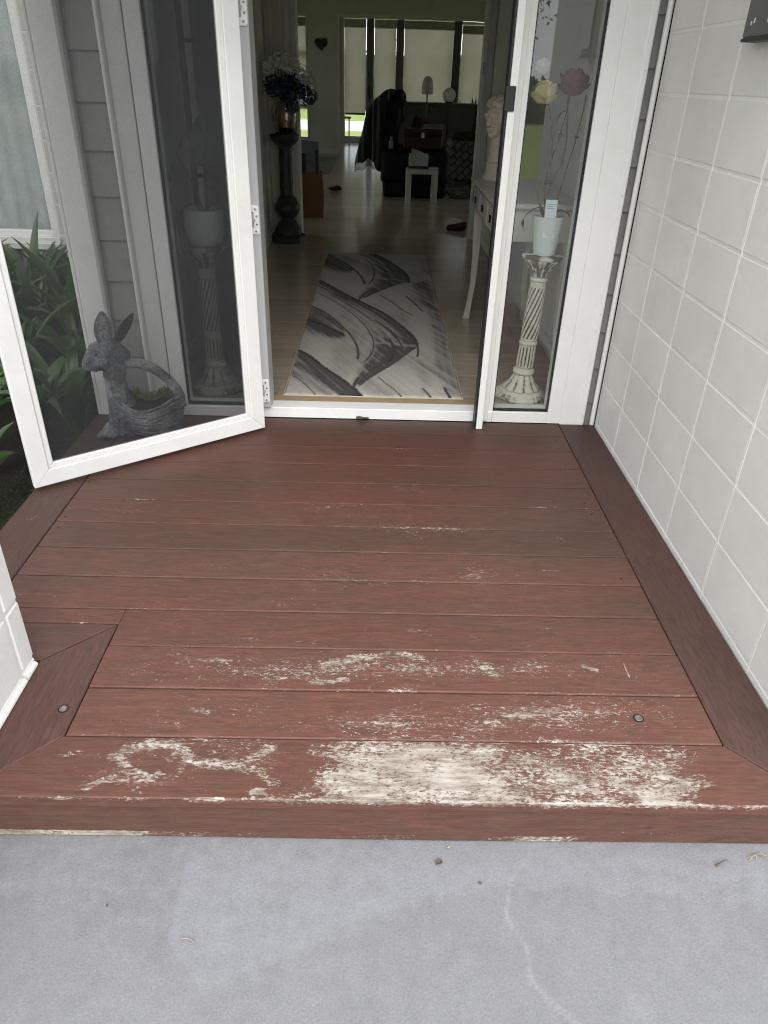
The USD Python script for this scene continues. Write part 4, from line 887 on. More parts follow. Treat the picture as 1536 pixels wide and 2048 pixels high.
def leafblade(pts, w, fold=0.25, n=14, tipp=0.75, wave=0.0, seed=0):
    """A leaf along pts, w metres wide, folded along its midrib, tapering to a point."""
    c = curve(pts, n); t = np.gradient(c, axis=0); t /= np.linalg.norm(t, axis=1, keepdims=True)
    side = np.cross(t, [0, 0, 1.0]); nn = np.linalg.norm(side, axis=1, keepdims=True)
    side = np.where(nn > 0.05, side / np.maximum(nn, 1e-6), np.array([1.0, 0, 0])); up = np.cross(side, t)
    s = np.linspace(0, 1, n); prof = np.minimum(1, 0.45 + s * 2.0) * np.clip((1 - s) / (1 - tipp), 0.02, 1) ** 0.75
    ww = 0.5 * w * prof; wv = wave * np.sin(s * 15 + seed)
    th = 0.0009
    rows = [c - side * ww[:, None] + up * (fold * ww + wv * ww)[:, None], c - side * ww[:, None] * .5 + up * (fold * ww * .35)[:, None], c, c + side * ww[:, None] * .5 + up * (fold * ww * .35)[:, None], c + side * ww[:, None] + up * (fold * ww - wv * ww)[:, None]]
    P = np.stack(rows, 1)
    v = P.reshape(-1, 3); m_ = 5
    i, j = np.meshgrid(np.arange(n - 1), np.arange(m_ - 1), indexing='ij'); a = (i * m_ + j).ravel()
    f = np.vstack([np.stack([a, a + m_, a + m_ + 1], -1), np.stack([a, a + m_ + 1, a + 1], -1)])
    return T(v, f, process=False)
OLIVE = leaf_mat('olive_leaf', (0.05, 0.055, 0.02), (0.11, 0.10, 0.035))
part('leaf', leafblade([(0, 0, -0.004), (-0.035, -0.02, 0.05), (-0.08, -0.02, 0.04), (-0.105, -0.01, -0.06)], 0.022), LEAF_DARK, orch, smooth=True)
part('leaf', leafblade([(0.01, 0, -0.004), (0.05, -0.01, 0.035), (0.10, 0.0, 0.01)], 0.05, tipp=0.6), LEAF_DARK, orch, smooth=True)
part('leaf', leafblade([(-0.02, -0.005, 0.0), (-0.055, -0.02, 0.06), (-0.075, -0.01, 0.125)], 0.045, tipp=0.5), OLIVE, orch, smooth=True)
part('leaf', leafblade([(0.02, 0.0, 0.44), (-0.01, 0.0, 0.42), (-0.02, 0.0, 0.385)], 0.03, tipp=0.5), LEAF_DARK, orch, smooth=True)
pt_ = thing('plant_tag', 'pale blue plant care tag stuck in the white pot', 'plant tag', (px_ - 0.005, py_ - 0.070, pz_))
part('card', moved(box(-0.0265, 0.0265, -0.0006, 0.0006, 0.085, 0.246), rx=-6), tagm, pt_)
TXT = plain('tag_print', (0.30, 0.40, 0.46), 0.6)
part('print_lines', [moved(box(-0.019, 0.019 - 0.010 * (k % 2), -0.0011, -0.0007, 0.226 - 0.009 * k, 0.2295 - 0.009 * k), rx=-6) for k in range(3)], TXT, pt_)

# left sidelight: round pot with a large dark leafed plant
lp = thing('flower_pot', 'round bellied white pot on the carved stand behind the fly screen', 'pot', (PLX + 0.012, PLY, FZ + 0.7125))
part('body', revolve(fine([(0.01, 0), (0.062, 0), (0.076, 0.012), (0.085, 0.05), (0.089, 0.10), (0.088, 0.160), (0.084, 0.160), (0.082, 0.14), (0.01, 0.14)], 0.012), 48), plain('shaded_white_pot', (0.40, 0.40, 0.39), 0.5, var=0.03), lp, smooth=40)  # pot white dimmed: shade behind the open screen door is in the colour
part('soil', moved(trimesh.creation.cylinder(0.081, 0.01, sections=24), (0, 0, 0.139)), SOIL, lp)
tp = thing('taro_plant', 'dark large leafed plant in the round white pot behind the fly screen', 'plant', (PLX + 0.012, PLY, FZ + 0.7125 + 0.143))
DSTEM = plain('dark_stem', (0.02, 0.022, 0.018), 0.5)
for pts in ([(0, 0, 0), (-0.03, 0, 0.10), (-0.095, 0, 0.235)], [(0.015, 0, 0), (0.02, 0.0, 0.12), (0.03, 0.0, 0.22)], [(-0.01, 0, 0), (-0.05, -0.01, 0.035), (-0.10, -0.01, 0.0), (-0.115, -0.01, -0.06)], [(0.02, 0, 0), (0.03, 0, 0.03), (0.045, 0, 0.05)]):
    part('stem', tube(curve(pts, 20), 0.0045, 8), DSTEM, tp, smooth=40)
def heart_leaf(w, l, seed):
    o = np.array([(math.sin(a) * (0.5 + 0.12 * math.cos(a)) * w, -math.cos(a) * 0.5 * l - 0.12 * l * (abs(math.sin(a)) ** 3)) for a in np.linspace(0, 2 * math.pi, 40, endpoint=False)])
    rj = random.Random(seed)
    v = [(0, 0, 0)]; f = []
    for k in range(1, 6):
        for p in o:
            s = k / 5
            v.append((p[0] * s, p[1] * s, 0.10 * abs(p[0] * s) - 0.7 * (p[1] * s) ** 2 + 0.006 * math.sin(9 * math.atan2(p[1], p[0])) * s))
    n = len(o)
    for j in range(n):
        f.append([0, 1 + j, 1 + (j + 1) % n])
        for k in range(4):
            a, b = 1 + k * n + j, 1 + k * n + (j + 1) % n
            f += [[a, a + n, b + n], [a, b + n, b]]
    return T(np.array(v), f, process=False)
part('leaf', moved(heart_leaf(0.155, 0.225, 1), (0.045, -0.01, 0.30), rx=78, rz=8), LEAF_DARK, tp, smooth=True)
part('leaf', moved(heart_leaf(0.085, 0.19, 2), (-0.105, -0.01, 0.215), rx=66, rz=-70), LEAF_DARK, tp, smooth=True)
part('leaf', moved(heart_leaf(0.07, 0.14, 3), (-0.105, -0.02, -0.115), rx=70, rz=20), OLIVE, tp, smooth=True)
part('leaf', moved(heart_leaf(0.045, 0.085, 4), (0.05, -0.01, 0.075), rx=85, rz=15), OLIVE, tp, smooth=True)

# ------------------------------------------------------------------ stone rabbit planter
STONE = M('cast_stone', {'g': ('geometry', {}), 'n': ('noise_texture', {'scale': 75.0, 'detail': 7.0, 'roughness': 0.7}), 'n2': ('noise_texture', {'scale': 11.0, 'detail': 5.0}), 'ad': ('math', {'math_type': 'multiply_add', 'value2': 0.5}), 'hf': ('math', {'math_type': 'multiply', 'value2': 0.5}),
                        'r': ('rgb_ramp', {'ramp': [(0.36, (0.05, 0.054, 0.057)), (0.5, (0.20, 0.208, 0.214)), (0.62, (0.44, 0.445, 0.44))]}), 'b': ('bump', {'strength': 1.0, 'distance': 0.014}), 'p': ('principled_bsdf', {'roughness': 0.9})},
          [('g.position', 'n.vector'), ('g.position', 'n2.vector'), ('n2.fac', 'hf.value1'), ('n.fac', 'ad.value1'), ('hf.value', 'ad.value3'), ('ad.value', 'r.fac'), ('r.color', 'p.base_color'), ('n.fac', 'b.height'), ('b.normal', 'p.normal')])
RBX, RBY = -1.10, -0.225
rabbit = thing('rabbit_planter', 'grey stone rabbit planter with a basket body behind the fly screen', 'planter', (RBX, RBY, 0.0))
B = lambda *a: [(a[i], a[i + 1]) for i in range(len(a) - 1)]
bones = []
bones += B(((-0.045, 0.0, 0.035), 0.055), ((-0.040, 0.0, 0.12), 0.062), ((-0.052, 0.0, 0.20), 0.050), ((-0.058, 0.0, 0.27), 0.044), ((-0.050, 0.0, 0.335), 0.052))     # chest and neck
bones += B(((-0.060, 0.0, 0.395), 0.058), ((-0.105, 0.0, 0.380), 0.054), ((-0.145, 0.0, 0.345), 0.038), ((-0.163, 0.0, 0.325), 0.026))                                     # head to muzzle
bones += B(((-0.060, 0.0, 0.395), 0.058), ((-0.018, 0.0, 0.375), 0.045))
bones += [(((-0.085, -0.032, 0.355), 0.036), ((-0.125, -0.020, 0.335), 0.028)), (((-0.085, 0.032, 0.355), 0.036), ((-0.125, 0.020, 0.335), 0.028))]                        # cheeks
for s in (-1, 1):
    bones += [(((-0.055, s * 0.035, 0.15), 0.035), ((-0.080, s * 0.040, 0.03), 0.028)), (((-0.080, s * 0.040, 0.022), 0.024), ((-0.128, s * 0.042, 0.020), 0.019))]        # forelegs and paws
    for q in (-1, 0, 1):
        bones += [(((-0.115, s * 0.042 + q * 0.014, 0.018), 0.010), ((-0.146, s * 0.042 + q * 0.017, 0.014), 0.0095))]
body = rough(rough(blob(bones, 0.006, 5), 0.010, 55, 3), 0.007, 170, 5, 3)
part('body', body, STONE, rabbit, smooth=True)
for s_ in (-1, 1):
    pw = [(((-0.085, s_ * 0.040, 0.026), 0.030), ((-0.120, s_ * 0.044, 0.022), 0.023))]
    for q in (-1, 0, 1):
        pw += [(((-0.118, s_ * 0.044 + q * 0.017, 0.020), 0.013), ((-0.147, s_ * 0.044 + q * 0.021, 0.0135), 0.0125))]
    part('paw', rough(blob(pw, 0.005, 1), 0.004, 110, 7), STONE, rabbit, smooth=True)
def ear(base, tip, w, out, seed):
    b_, t_ = np.array(base), np.array(tip); ax_ = t_ - b_; L_ = np.linalg.norm(ax_); ax_ /= L_
    sd = np.array(out, float); sd -= ax_ * (sd @ ax_); sd /= np.linalg.norm(sd); nr = np.cross(ax_, sd)
    def f(u, v):
        s = u; prof = np.sin(np.pi * np.clip(s * 0.93 + 0.07, 0, 1)) ** 0.62 * (1 - 0.25 * s)
        ph = v * 2 * np.pi
        cx = np.cos(ph); cy = np.sin(ph)
        wob = 0.0042 * np.sin(9 * ph + seed) * prof + 0.0028 * np.sin(17 * ph + 3 * s)
        xx = (w * 0.5 * prof * cx + wob)
        yy = (0.013 * prof * cy + np.where(cy < 0, 0.010 * prof * (1 - cx ** 2), 0) + wob * 0.8)
        p = b_[:, None, None] + ax_[:, None, None] * (s * L_) + sd[:, None, None] * xx + nr[:, None, None] * yy
        return p[0], p[1], p[2]
    return grid(26, 49, f)
part('ear', ear((-0.072, -0.015, 0.425), (-0.055, -0.020, 0.575), 0.072, (1, 0.1, 0), 1.0), STONE, rabbit, smooth=True)
part('ear', ear((-0.030, 0.010, 0.425), (0.062, 0.020, 0.560), 0.060, (0.6, 0.8, -0.3), 2.0), STONE, rabbit, smooth=True)
for s in (-1, 1):
    e_ = part('eye', sphere((-0.098, s * 0.0475, 0.392), (0.011, 0.007, 0.009), 2), plain('stone_eye', (0.05, 0.052, 0.055), 0.6) if s < 0 else '/World/Looks/stone_eye', rabbit, smooth=True)
part('nose', sphere((-0.186, 0, 0.330), (0.007, 0.012, 0.009), 2), STONE, rabbit, smooth=True)
# basket of wound strands, its handle springing from the neck
strands = []
BX, BZ, BRX, BRY = 0.095, 0.125, 0.135, 0.105
prof = [(0.52, 0.012), (0.70, 0.022), (0.84, 0.042), (0.93, 0.066), (0.985, 0.094), (1.0, 0.122), (0.985, 0.150)]
part('basket_shell', revolve(fine([(0.02, 0.012)] + [(r * 0.118 * 0.96, z) for r, z in prof] + [(0.105, 0.150), (0.098, 0.110), (0.02, 0.108)], 0.012), 40), STONE, rabbit, smooth=True)
sh = stage.GetPrimAtPath(str(rabbit.GetPath()) + '/basket_shell'); UsdGeom.Xformable(sh).AddTranslateOp().Set(Gf.Vec3d(BX, 0, 0)); UsdGeom.Xformable(sh).AddScaleOp().Set(Gf.Vec3f(BRX / 0.118, BRY / 0.118, 1))
rj = random.Random(9)
for k in range(20):
    s = k / 19; z0 = 0.018 + 0.135 * s; r0 = np.interp(z0, [z for _, z in prof], [r for r, _ in prof])
    th = np.linspace(0, 2 * math.pi, 60); ph = rj.uniform(0, 6)
    lift = 0.050 * np.clip((np.cos(th) + 0.2), 0, 1) ** 2 * s + 0.030 * np.clip(-np.cos(th), 0, 1) ** 2 * s
    strands.append(tube(np.stack([BX + BRX * r0 * np.cos(th) * (1 + .01 * np.sin(5 * th + ph)), BRY * r0 * np.sin(th) * (1 + .01 * np.sin(4 * th + ph)), z0 + lift + 0.004 * np.sin(3 * th + ph)], -1), 0.0052, 7))
part('basket_weave', strands, STONE, rabbit, smooth=50)
hp = curve([(-0.025, 0, 0.345), (0.035, 0, 0.345), (0.10, 0, 0.330), (0.165, 0, 0.285), (0.215, 0, 0.215), (0.222, 0, 0.150)], 40)
part('handle', rough(tube(hp, np.interp(np.linspace(0, 1, 40), [0, .2, .6, 1], [0.026, 0.023, 0.021, 0.025]), 18), 0.006, 70, 8), STONE, rabbit, smooth=True)
for s in (-1, 1):
    part('hind_foot', rough(blob([(((0.115, s * 0.05, 0.016), 0.020), ((0.07, s * 0.075, 0.013), 0.014)), (((0.14, s * 0.05, 0.016), 0.02), ((0.12, s * 0.085, 0.013), 0.013)), (((0.15, s * 0.04, 0.018), 0.02), ((0.165, s * 0.085, 0.013), 0.013))], 0.008, 3), 0.004, 90, 2), STONE, rabbit, smooth=True)
suc = thing('succulent', 'small green succulents growing in the rabbit planter basket', 'plant', (RBX + BX, RBY, 0.125))
SUC = leaf_mat('succulent_leaf', (0.07, 0.085, 0.02), (0.17, 0.17, 0.05), gloss=0.5)
part('soil_fill', revolve([(0.0, -0.01), (0.105, -0.008), (0.100, 0.022), (0.0, 0.030)], 24), SOIL, suc)
rj = random.Random(12)
for k in range(11):
    a_ = rj.uniform(0, 6.28); r_ = 0.085 * math.sqrt(rj.random()); c_ = np.array([r_ * math.cos(a_) * 1.15, r_ * math.sin(a_) * 0.8, 0.046 + rj.uniform(0, 0.03)])
    ms = []
    for j in range(9):
        b_ = j * 2.4; el = 0.25 + 0.1 * j; l_ = rj.uniform(0.032, 0.050)
        d_ = np.array([math.cos(b_) * math.cos(el), math.sin(b_) * math.cos(el), math.sin(el)])
        ms.append(tube([c_, c_ + d_ * l_ * .5, c_ + d_ * l_ * .85, c_ + d_ * l_], [0.003, 0.0062, 0.004, 0.0006], 6))
    part('rosette', ms, SUC, suc, smooth=50)

# ------------------------------------------------------------------ strap-leaved plants in the garden bed
def strap_plant(label, loc, n, hmin, hmax, seed, spread=0.5, w=0.045, az=(0, 6.283), lean=1.0):
    rj = random.Random(seed); w = w * 1.28; t = thing('strap_leaf_plant', label, 'plant', loc, group=None)
    for k in range(n):
        a_ = az[0] + (az[1] - az[0]) * ((k * 0.618) % 1.0 + rj.uniform(-.04, .04)); l_ = rj.uniform(hmin, hmax); sp = spread * rj.uniform(0.35, 1.0) * lean
        d_ = np.array([math.cos(a_), math.sin(a_), 0]); up = np.array([0, 0, 1.0])
        droop = rj.uniform(0.0, 0.55) * (sp / spread)
        pts = [d_ * 0.02, d_ * l_ * sp * 0.28 + up * l_ * 0.42, d_ * l_ * sp * 0.72 + up * l_ * (0.78 - 0.25 * droop), d_ * l_ * sp * 1.2 + up * l_ * (1.0 - 0.9 * droop)]
        part('leaf', leafblade(pts, w * rj.uniform(0.75, 1.2), fold=rj.uniform(0.2, 0.5), n=14, tipp=rj.uniform(0.55, 0.8), wave=0.05, seed=k), LEAF, t, smooth=True)
    part('crown_base', [tube([(0, 0, -0.03), (0, 0, 0.10)], [0.035, 0.02], 9)], LEAF, t, smooth=True)
    return t
GZ = -0.17
strap_plant('tall upright strap leaved plant beside the corner trim behind the fly screen', (-1.80, 1.00, GZ), 15, 0.55, 0.84, 1, 0.38, 0.062)
strap_plant('arching strap leaved plant below the wing window', (-2.15, 1.25, GZ), 16, 0.55, 0.75, 2, 0.75, 0.05)
strap_plant('strap leaved plant behind the stone rabbit, nearest the house', (-1.56, 0.42, GZ), 12, 0.35, 0.62, 3, 0.5, 0.055)
strap_plant('low strap leaved plant beside the deck, behind the free corner of the screen door', (-1.66, 0.02, GZ), 13, 0.30, 0.50, 4, 0.8, 0.05)
strap_plant('strap leaved plant at the left edge, beside the free stile of the screen door', (-1.76, -0.44, GZ), 13, 0.45, 0.72, 5, 0.45, 0.06)
strap_plant('bright broad leaved plant at the left edge of the deck, nearest the pier', (-1.60, -0.84, GZ), 13, 0.30, 0.46, 6, 0.8, 0.075, (0.9, 4.0))
strap_plant('strap leaved plant farthest left below the wing window', (-2.55, 1.35, GZ), 12, 0.5, 0.7, 7, 0.7, 0.05)
strap_plant('strap leaved plant in front of the lower wing wall, between two taller ones', (-1.98, 0.55, GZ), 14, 0.4, 0.6, 8, 0.8, 0.05)
for k_, (x_, y_, n_, h0, h1, sp_, txt) in enumerate([
        (-1.72, 1.62, 16, 0.55, 0.80, 0.7, 'strap leaved plant close against the wing wall, beside the corner trim'), (-2.35, 1.72, 16, 0.55, 0.78, 0.7, 'strap leaved plant close under the window sill, left of the tall one'), (-2.85, 1.75, 16, 0.55, 0.75, 0.7, 'strap leaved plant under the window sill at the left picture edge'),
        (-1.95, 1.35, 15, 0.5, 0.75, 0.8, 'bushy strap leaved plant in the middle of the bed under the window'), (-2.40, 0.95, 15, 0.45, 0.68, 0.85, 'wide strap leaved plant in the bed left of the door screen'), (-1.70, 0.70, 15, 0.42, 0.62, 0.85, 'drooping strap leaved plant just beyond the rabbit ears'),
        (-1.52, 0.10, 13, 0.34, 0.52, 0.8, 'strap leaved plant beside the stone rabbit, at the deck edge'), (-2.10, 0.15, 15, 0.42, 0.62, 0.85, 'strap leaved plant deep in the bed behind the screen door frame'), (-1.86, -0.28, 14, 0.40, 0.62, 0.8, 'strap leaved plant left of the screen door, behind the edge plants'), (-2.3, 0.55, 14, 0.45, 0.65, 0.85, 'strap leaved plant in the shady middle of the garden bed'),
        (-2.15, -0.75, 15, 0.5, 0.75, 0.7, 'strap leaved plant left of the deck, farthest from the rabbit'), (-2.6, -0.1, 15, 0.55, 0.8, 0.7, 'strap leaved plant behind the others at the far left of the bed'), (-3.0, 0.8, 15, 0.6, 0.85, 0.7, 'big strap leaved plant under the left part of the wing window')]):
    strap_plant(txt, (x_, y_, GZ), n_, h0, h1, 30 + k_, sp_, 0.052)
for k_ in range(8):
    t_ = strap_plant(['first', 'second', 'third', 'fourth', 'fifth', 'sixth', 'seventh', 'eighth'][k_] + ' strap leaved plant from the corner trim in the back row under the window', (-1.52 - 0.22 * k_, 1.93 - 0.05 * (k_ % 2), GZ), 18, 0.45, 0.66, 60 + k_, 0.75, 0.055)
# low ground cover
rj = np.random.default_rng(4)
n = 1500
cx, cy = rj.uniform(-1.62, -1.37, n), rj.uniform(-1.25, 0.0, n)
tri = []
for k in range(n):
    c_ = np.array([cx[k], cy[k], -0.16 + rj.uniform(0, 0.06) * (0.3 + 0.7 * float(meshkit.noise(np.array([cx[k] * 9, cy[k] * 9, 0.0]))))]); a_ = rj.uniform(0, 6.28); s_ = rj.uniform(0.006, 0.014)
    d_ = np.array([math.cos(a_), math.sin(a_), rj.uniform(-.2, .5)]) * s_; e_ = np.array([-math.sin(a_), math.cos(a_), 0]) * s_ * .5
    tri.append([c_, c_ + d_ * .6 + e_, c_ + d_ * 1.2, c_ + d_ * .6 - e_])
tri = np.array(tri); f_ = np.arange(n)[:, None] * 4
tag(part('ground_cover', T(tri.reshape(-1, 3), np.vstack([f_ + [0, 1, 2], f_ + [0, 2, 3]]), process=False), LEAF), 'tiny green ground cover at the left edge of the deck', 'ground cover', kind='stuff')
# ------------------------------------------------------------------ hall: dark pedestal, vase and hydrangeas
BLACKSTONE = plain('dark_pedestal_paint', (0.035, 0.034, 0.032), 0.5, var=0.35, scale=14)
QX, QY = -0.875, 4.22
ped = thing('pedestal', 'dark turned pedestal standing on the hall floor by the left wall', 'pedestal', (QX, QY, FZ))
part('plinth', [revolve([(0.0, 0), (0.178, 0), (0.178, 0.055), (0.165, 0.070), (0.0, 0.071)], 8)], BLACKSTONE, ped)
part('foot', revolve(fine([(0.02, 0.070), (0.128, 0.071), (0.130, 0.10), (0.118, 0.13), (0.090, 0.175), (0.068, 0.20), (0.066, 0.215), (0.02, 0.216)], 0.015), 36), BLACKSTONE, ped, smooth=40)
part('bulb', revolve(fine([(0.02, 0.215), (0.070, 0.216), (0.105, 0.260), (0.120, 0.300), (0.115, 0.340), (0.088, 0.385), (0.066, 0.420), (0.02, 0.421)], 0.012), 40), BLACKSTONE, ped, smooth=60)
part('shaft', revolve(fine([(0.02, 0.42), (0.064, 0.421), (0.062, 0.60), (0.060, 0.815), (0.068, 0.82), (0.066, 0.84), (0.02, 0.841)], 0.03), 36), BLACKSTONE, ped, smooth=40)
part('cup', revolve(fine([(0.02, 0.84), (0.064, 0.841), (0.10, 0.865), (0.128, 0.90), (0.132, 0.935), (0.130, 0.940), (0.02, 0.940)], 0.012), 40), BLACKSTONE, ped, smooth=40)
VZ = FZ + 0.9405
BRONZE = plain('brushed_champagne_metal', (0.42, 0.34, 0.25), 0.28, 1.0, var=0.1, scale=30)
vase = thing('vase', 'champagne metal vase with twig cage standing on the dark pedestal', 'vase', (QX + 0.02, QY, VZ))
part('body', revolve(fine([(0.01, 0.018), (0.055, 0.020), (0.082, 0.05), (0.098, 0.11), (0.099, 0.16), (0.090, 0.22), (0.078, 0.262), (0.074, 0.262), (0.085, 0.215), (0.01, 0.205)], 0.012), 44), BRONZE, vase, smooth=50)
part('ring_foot', revolve([(0.03, 0.0), (0.098, 0.0), (0.100, 0.012), (0.06, 0.022), (0.03, 0.022)], 36), DARKMETAL, vase, smooth=40)
for a_ in np.linspace(0, 2 * math.pi, 7, endpoint=False) + 0.4:
    pr_ = [(0.080, 0.015), (0.118, 0.09), (0.126, 0.17), (0.104, 0.25)]
    part('twig', [tube(curve([(r * math.cos(a_ + 1.2 * z), r * math.sin(a_ + 1.2 * z), z) for r, z in pr_], 16), 0.0042, 7), tube(curve([(0.115 * math.cos(a_ + .12), 0.115 * math.sin(a_ + .12), 0.10), (0.13 * math.cos(a_ - .35), 0.13 * math.sin(a_ - .35), 0.15), (0.125 * math.cos(a_ - .5), 0.125 * math.sin(a_ - .5), 0.19)], 10), 0.003, 6)], BRONZE, vase, smooth=50)
def bloom(c, r, n, seed):
    rj = np.random.default_rng(seed); d = rj.normal(size=(n, 3)); d /= np.linalg.norm(d, axis=1, keepdims=True)
    V, Fc = [], []
    for k in range(n):
        nn = d[k]; a = np.cross(nn, [0.3, 0.2, 0.9]); a /= np.linalg.norm(a); b = np.cross(nn, a); s = r * rj.uniform(0.2, 0.32); p = np.array(c) + nn * r * rj.uniform(0.78, 1.05) * np.array([1, 1, 0.85])
        o = len(V)
        for q in range(8):
            w = q * math.pi / 4; rad = s * (1 if q % 2 == 0 else 0.5)
            V.append(p + (a * math.cos(w) + b * math.sin(w)) * rad + nn * s * 0.12 * (q % 2))
        V.append(p - nn * s * 0.2)
        Fc += [[o + q, o + (q + 1) % 8, o + 8] for q in range(8)]
    return T(np.array(V), Fc, process=False)
bq = thing('hydrangea_bouquet', 'white and deep blue hydrangea bouquet in the metal vase', 'flowers', (QX + 0.02, QY, VZ + 0.21))
WPET, BPET = plain('white_petal', (0.80, 0.79, 0.74), 0.7, var=0.1), plain('blue_petal', (0.05, 0.068, 0.135), 0.7, var=0.5, scale=60)
for k, c_ in enumerate([(-0.13, 0.0, 0.33), (-0.03, 0.03, 0.375), (0.05, -0.02, 0.34), (0.16, 0.02, 0.27), (-0.17, 0.05, 0.27), (0.22, 0.0, 0.20)]):
    part('white_bloom', bloom(c_, 0.088 - 0.006 * (k > 3), 70, 20 + k), WPET, bq)
for k, c_ in enumerate([(-0.09, -0.04, 0.15), (0.03, -0.06, 0.11), (0.15, -0.03, 0.14), (-0.12, 0.03, 0.20), (0.10, 0.03, 0.20), (0.21, 0.0, 0.10), (0.05, -0.06, 0.02), (0.02, 0.02, 0.19)]):
    part('blue_bloom', bloom(c_, 0.082, 70, 40 + k), BPET, bq)
for a_ in (0.3, 1.2, 2.6, 3.4, 4.4, 5.5, 5.9):
    part('leaf', leafblade([(0, 0, 0.05), (0.10 * math.cos(a_), 0.10 * math.sin(a_), 0.16), (0.21 * math.cos(a_), 0.21 * math.sin(a_), 0.14 + 0.04 * math.sin(3 * a_))], 0.075, tipp=0.5), LEAF_DARK, bq, smooth=True)
part('stalks', [tube([(0.03 * math.cos(a_), 0.03 * math.sin(a_), 0.0), (0.10 * math.cos(a_), 0.07 * math.sin(a_), 0.30)], 0.004, 6) for a_ in np.linspace(0, 6, 9)], LEAF_DARK, bq)

# bag behind the left opening
TAN = plain('tan_paper', (0.17, 0.078, 0.028), 0.7, var=0.12)
bag = thing('shopping_bag', 'tan shopping bag on the floor just past the left door jamb', 'bag', (-0.80, 5.75, FZ))
part('body', trimesh.convex.convex_hull(np.array([(-0.20, -0.13, 0), (0.17, -0.13, 0), (0.15, 0.16, 0), (-0.20, 0.16, 0), (-0.20, -0.15, 0.47), (0.16, -0.15, 0.47), (0.145, 0.17, 0.47), (-0.20, 0.17, 0.47), (0.185, -0.14, 0.25), (0.165, 0.16, 0.25)], float)), TAN, bag)
part('handle', tube(curve([(-0.10, -0.152, 0.45), (-0.06, -0.16, 0.60), (0.02, -0.16, 0.60), (0.06, -0.152, 0.45)], 20), 0.005, 8), TAN, bag, smooth=40)
bx = thing('packing_box', 'blue-grey flat box standing in the tan shopping bag', 'box', (-0.80, 5.78, FZ + 0.46))
part('carton', trimesh.convex.convex_hull(np.array([(-0.18, -0.06, 0), (0.13, -0.06, 0), (0.13, 0.02, 0), (-0.18, 0.02, 0), (-0.20, 0.0, 0.33), (0.115, 0.0, 0.31), (0.115, 0.07, 0.31), (-0.20, 0.07, 0.33)], float)), plain('carton_bluegrey', (0.16, 0.18, 0.22), 0.5), bx)
part('dark_side', box(-0.15, -0.02, -0.066, -0.050, 0.004, 0.20), plain('carton_navy', (0.012, 0.014, 0.04), 0.5), bx)
part('dark_side', box(0.085, 0.115, -0.066, -0.030, 0.004, 0.24), '/World/Looks/carton_navy', bx)

# heart plaque
hs_ = np.linspace(0, 2 * math.pi, 40, endpoint=False)
from shapely.geometry import Polygon
hp_ = Polygon([(0.0078 * 16 * math.sin(a) ** 3, 0.0078 * (13 * math.cos(a) - 5 * math.cos(2 * a) - 2 * math.cos(3 * a) - math.cos(4 * a))) for a in hs_]).buffer(0)
hm = trimesh.creation.extrude_polygon(hp_, 0.03, engine='earcut')
hm = moved(hm, (-1.19, 13.795, 2.0), rx=90)
hq = thing('heart_plaque', 'small black heart hung on the far wall', 'wall ornament')
part('heart', hm, plain('black_lacquer', (0.01, 0.01, 0.01), 0.4), hq)
part('hook', moved(trimesh.creation.cylinder(0.008, 0.03, sections=8), (-1.19, 13.788, 2.09), rx=90), METAL, hq)

# ------------------------------------------------------------------ far glazed doors, blinds
FRM = plain('backlit_dark_frame', (0.16, 0.16, 0.15), 0.45, var=0.04)  # backlit shade of the door posts put into the colour
sl = thing('glazed_doors', 'wide glazed sliding doors at the far end of the house', 'glass doors')
part('frame', [box(-0.94, -0.86, 16.98, 17.10, FZ, 2.70, 0.004), box(-0.86, 1.74, 16.98, 17.10, 2.62, 2.70, 0.004), box(-0.86, 1.74, 16.98, 17.10, FZ - 0.02, 0.185, 0.004)], WALL_WHITE, sl)
part('post', box(-0.34, -0.165, 16.96, 17.06, 0.185, 2.62, 0.004), FRM, sl)
part('post', box(0.36, 0.54, 16.96, 17.08, 0.185, 2.62, 0.004), FRM, sl)
part('post', box(1.70, 1.885, 16.92, 17.10, FZ, 2.70, 0.004), FRM, sl)
part('door_pull', box(-0.285, -0.235, 16.945, 16.96, 1.0, 1.30, 0.004), SEAL, sl)
for xa, xb in ((-0.86, -0.34), (-0.165, 0.36), (0.54, 1.70)):
    part('pane', box(xa, xb, 17.03, 17.034, 0.185, 2.62), GLASS, sl)
sw = thing('window', 'narrow window to the right of the far glazed doors', 'window')
part('frame', [box(1.885, 2.75, 16.98, 17.08, 2.56, 2.62, 0.004), box(1.885, 2.75, 16.96, 17.08, 0.335, 0.385, 0.004), box(2.70, 2.75, 16.98, 17.08, 0.385, 2.56, 0.004)], WALL_WHITE, sw)
part('pane', box(1.885, 2.70, 17.03, 17.034, 0.385, 2.56), GLASS, sw)
sw2 = thing('window', 'narrow full height window at the far end, left of the heart on the wall', 'window')
part('frame', [box(-2.45, -2.40, 16.98, 17.08, FZ, 2.62, 0.004), box(-1.66, -1.60, 16.98, 17.08, FZ, 2.62, 0.004), box(-2.40, -1.66, 16.98, 17.08, 1.90, 1.96, 0.004), box(-2.40, -1.66, 16.98, 17.08, FZ, 0.14, 0.004)], WALL_WHITE, sw2)
part('pane', box(-2.40, -1.66, 17.03, 17.034, 0.14, 2.62), GLASS, sw2)
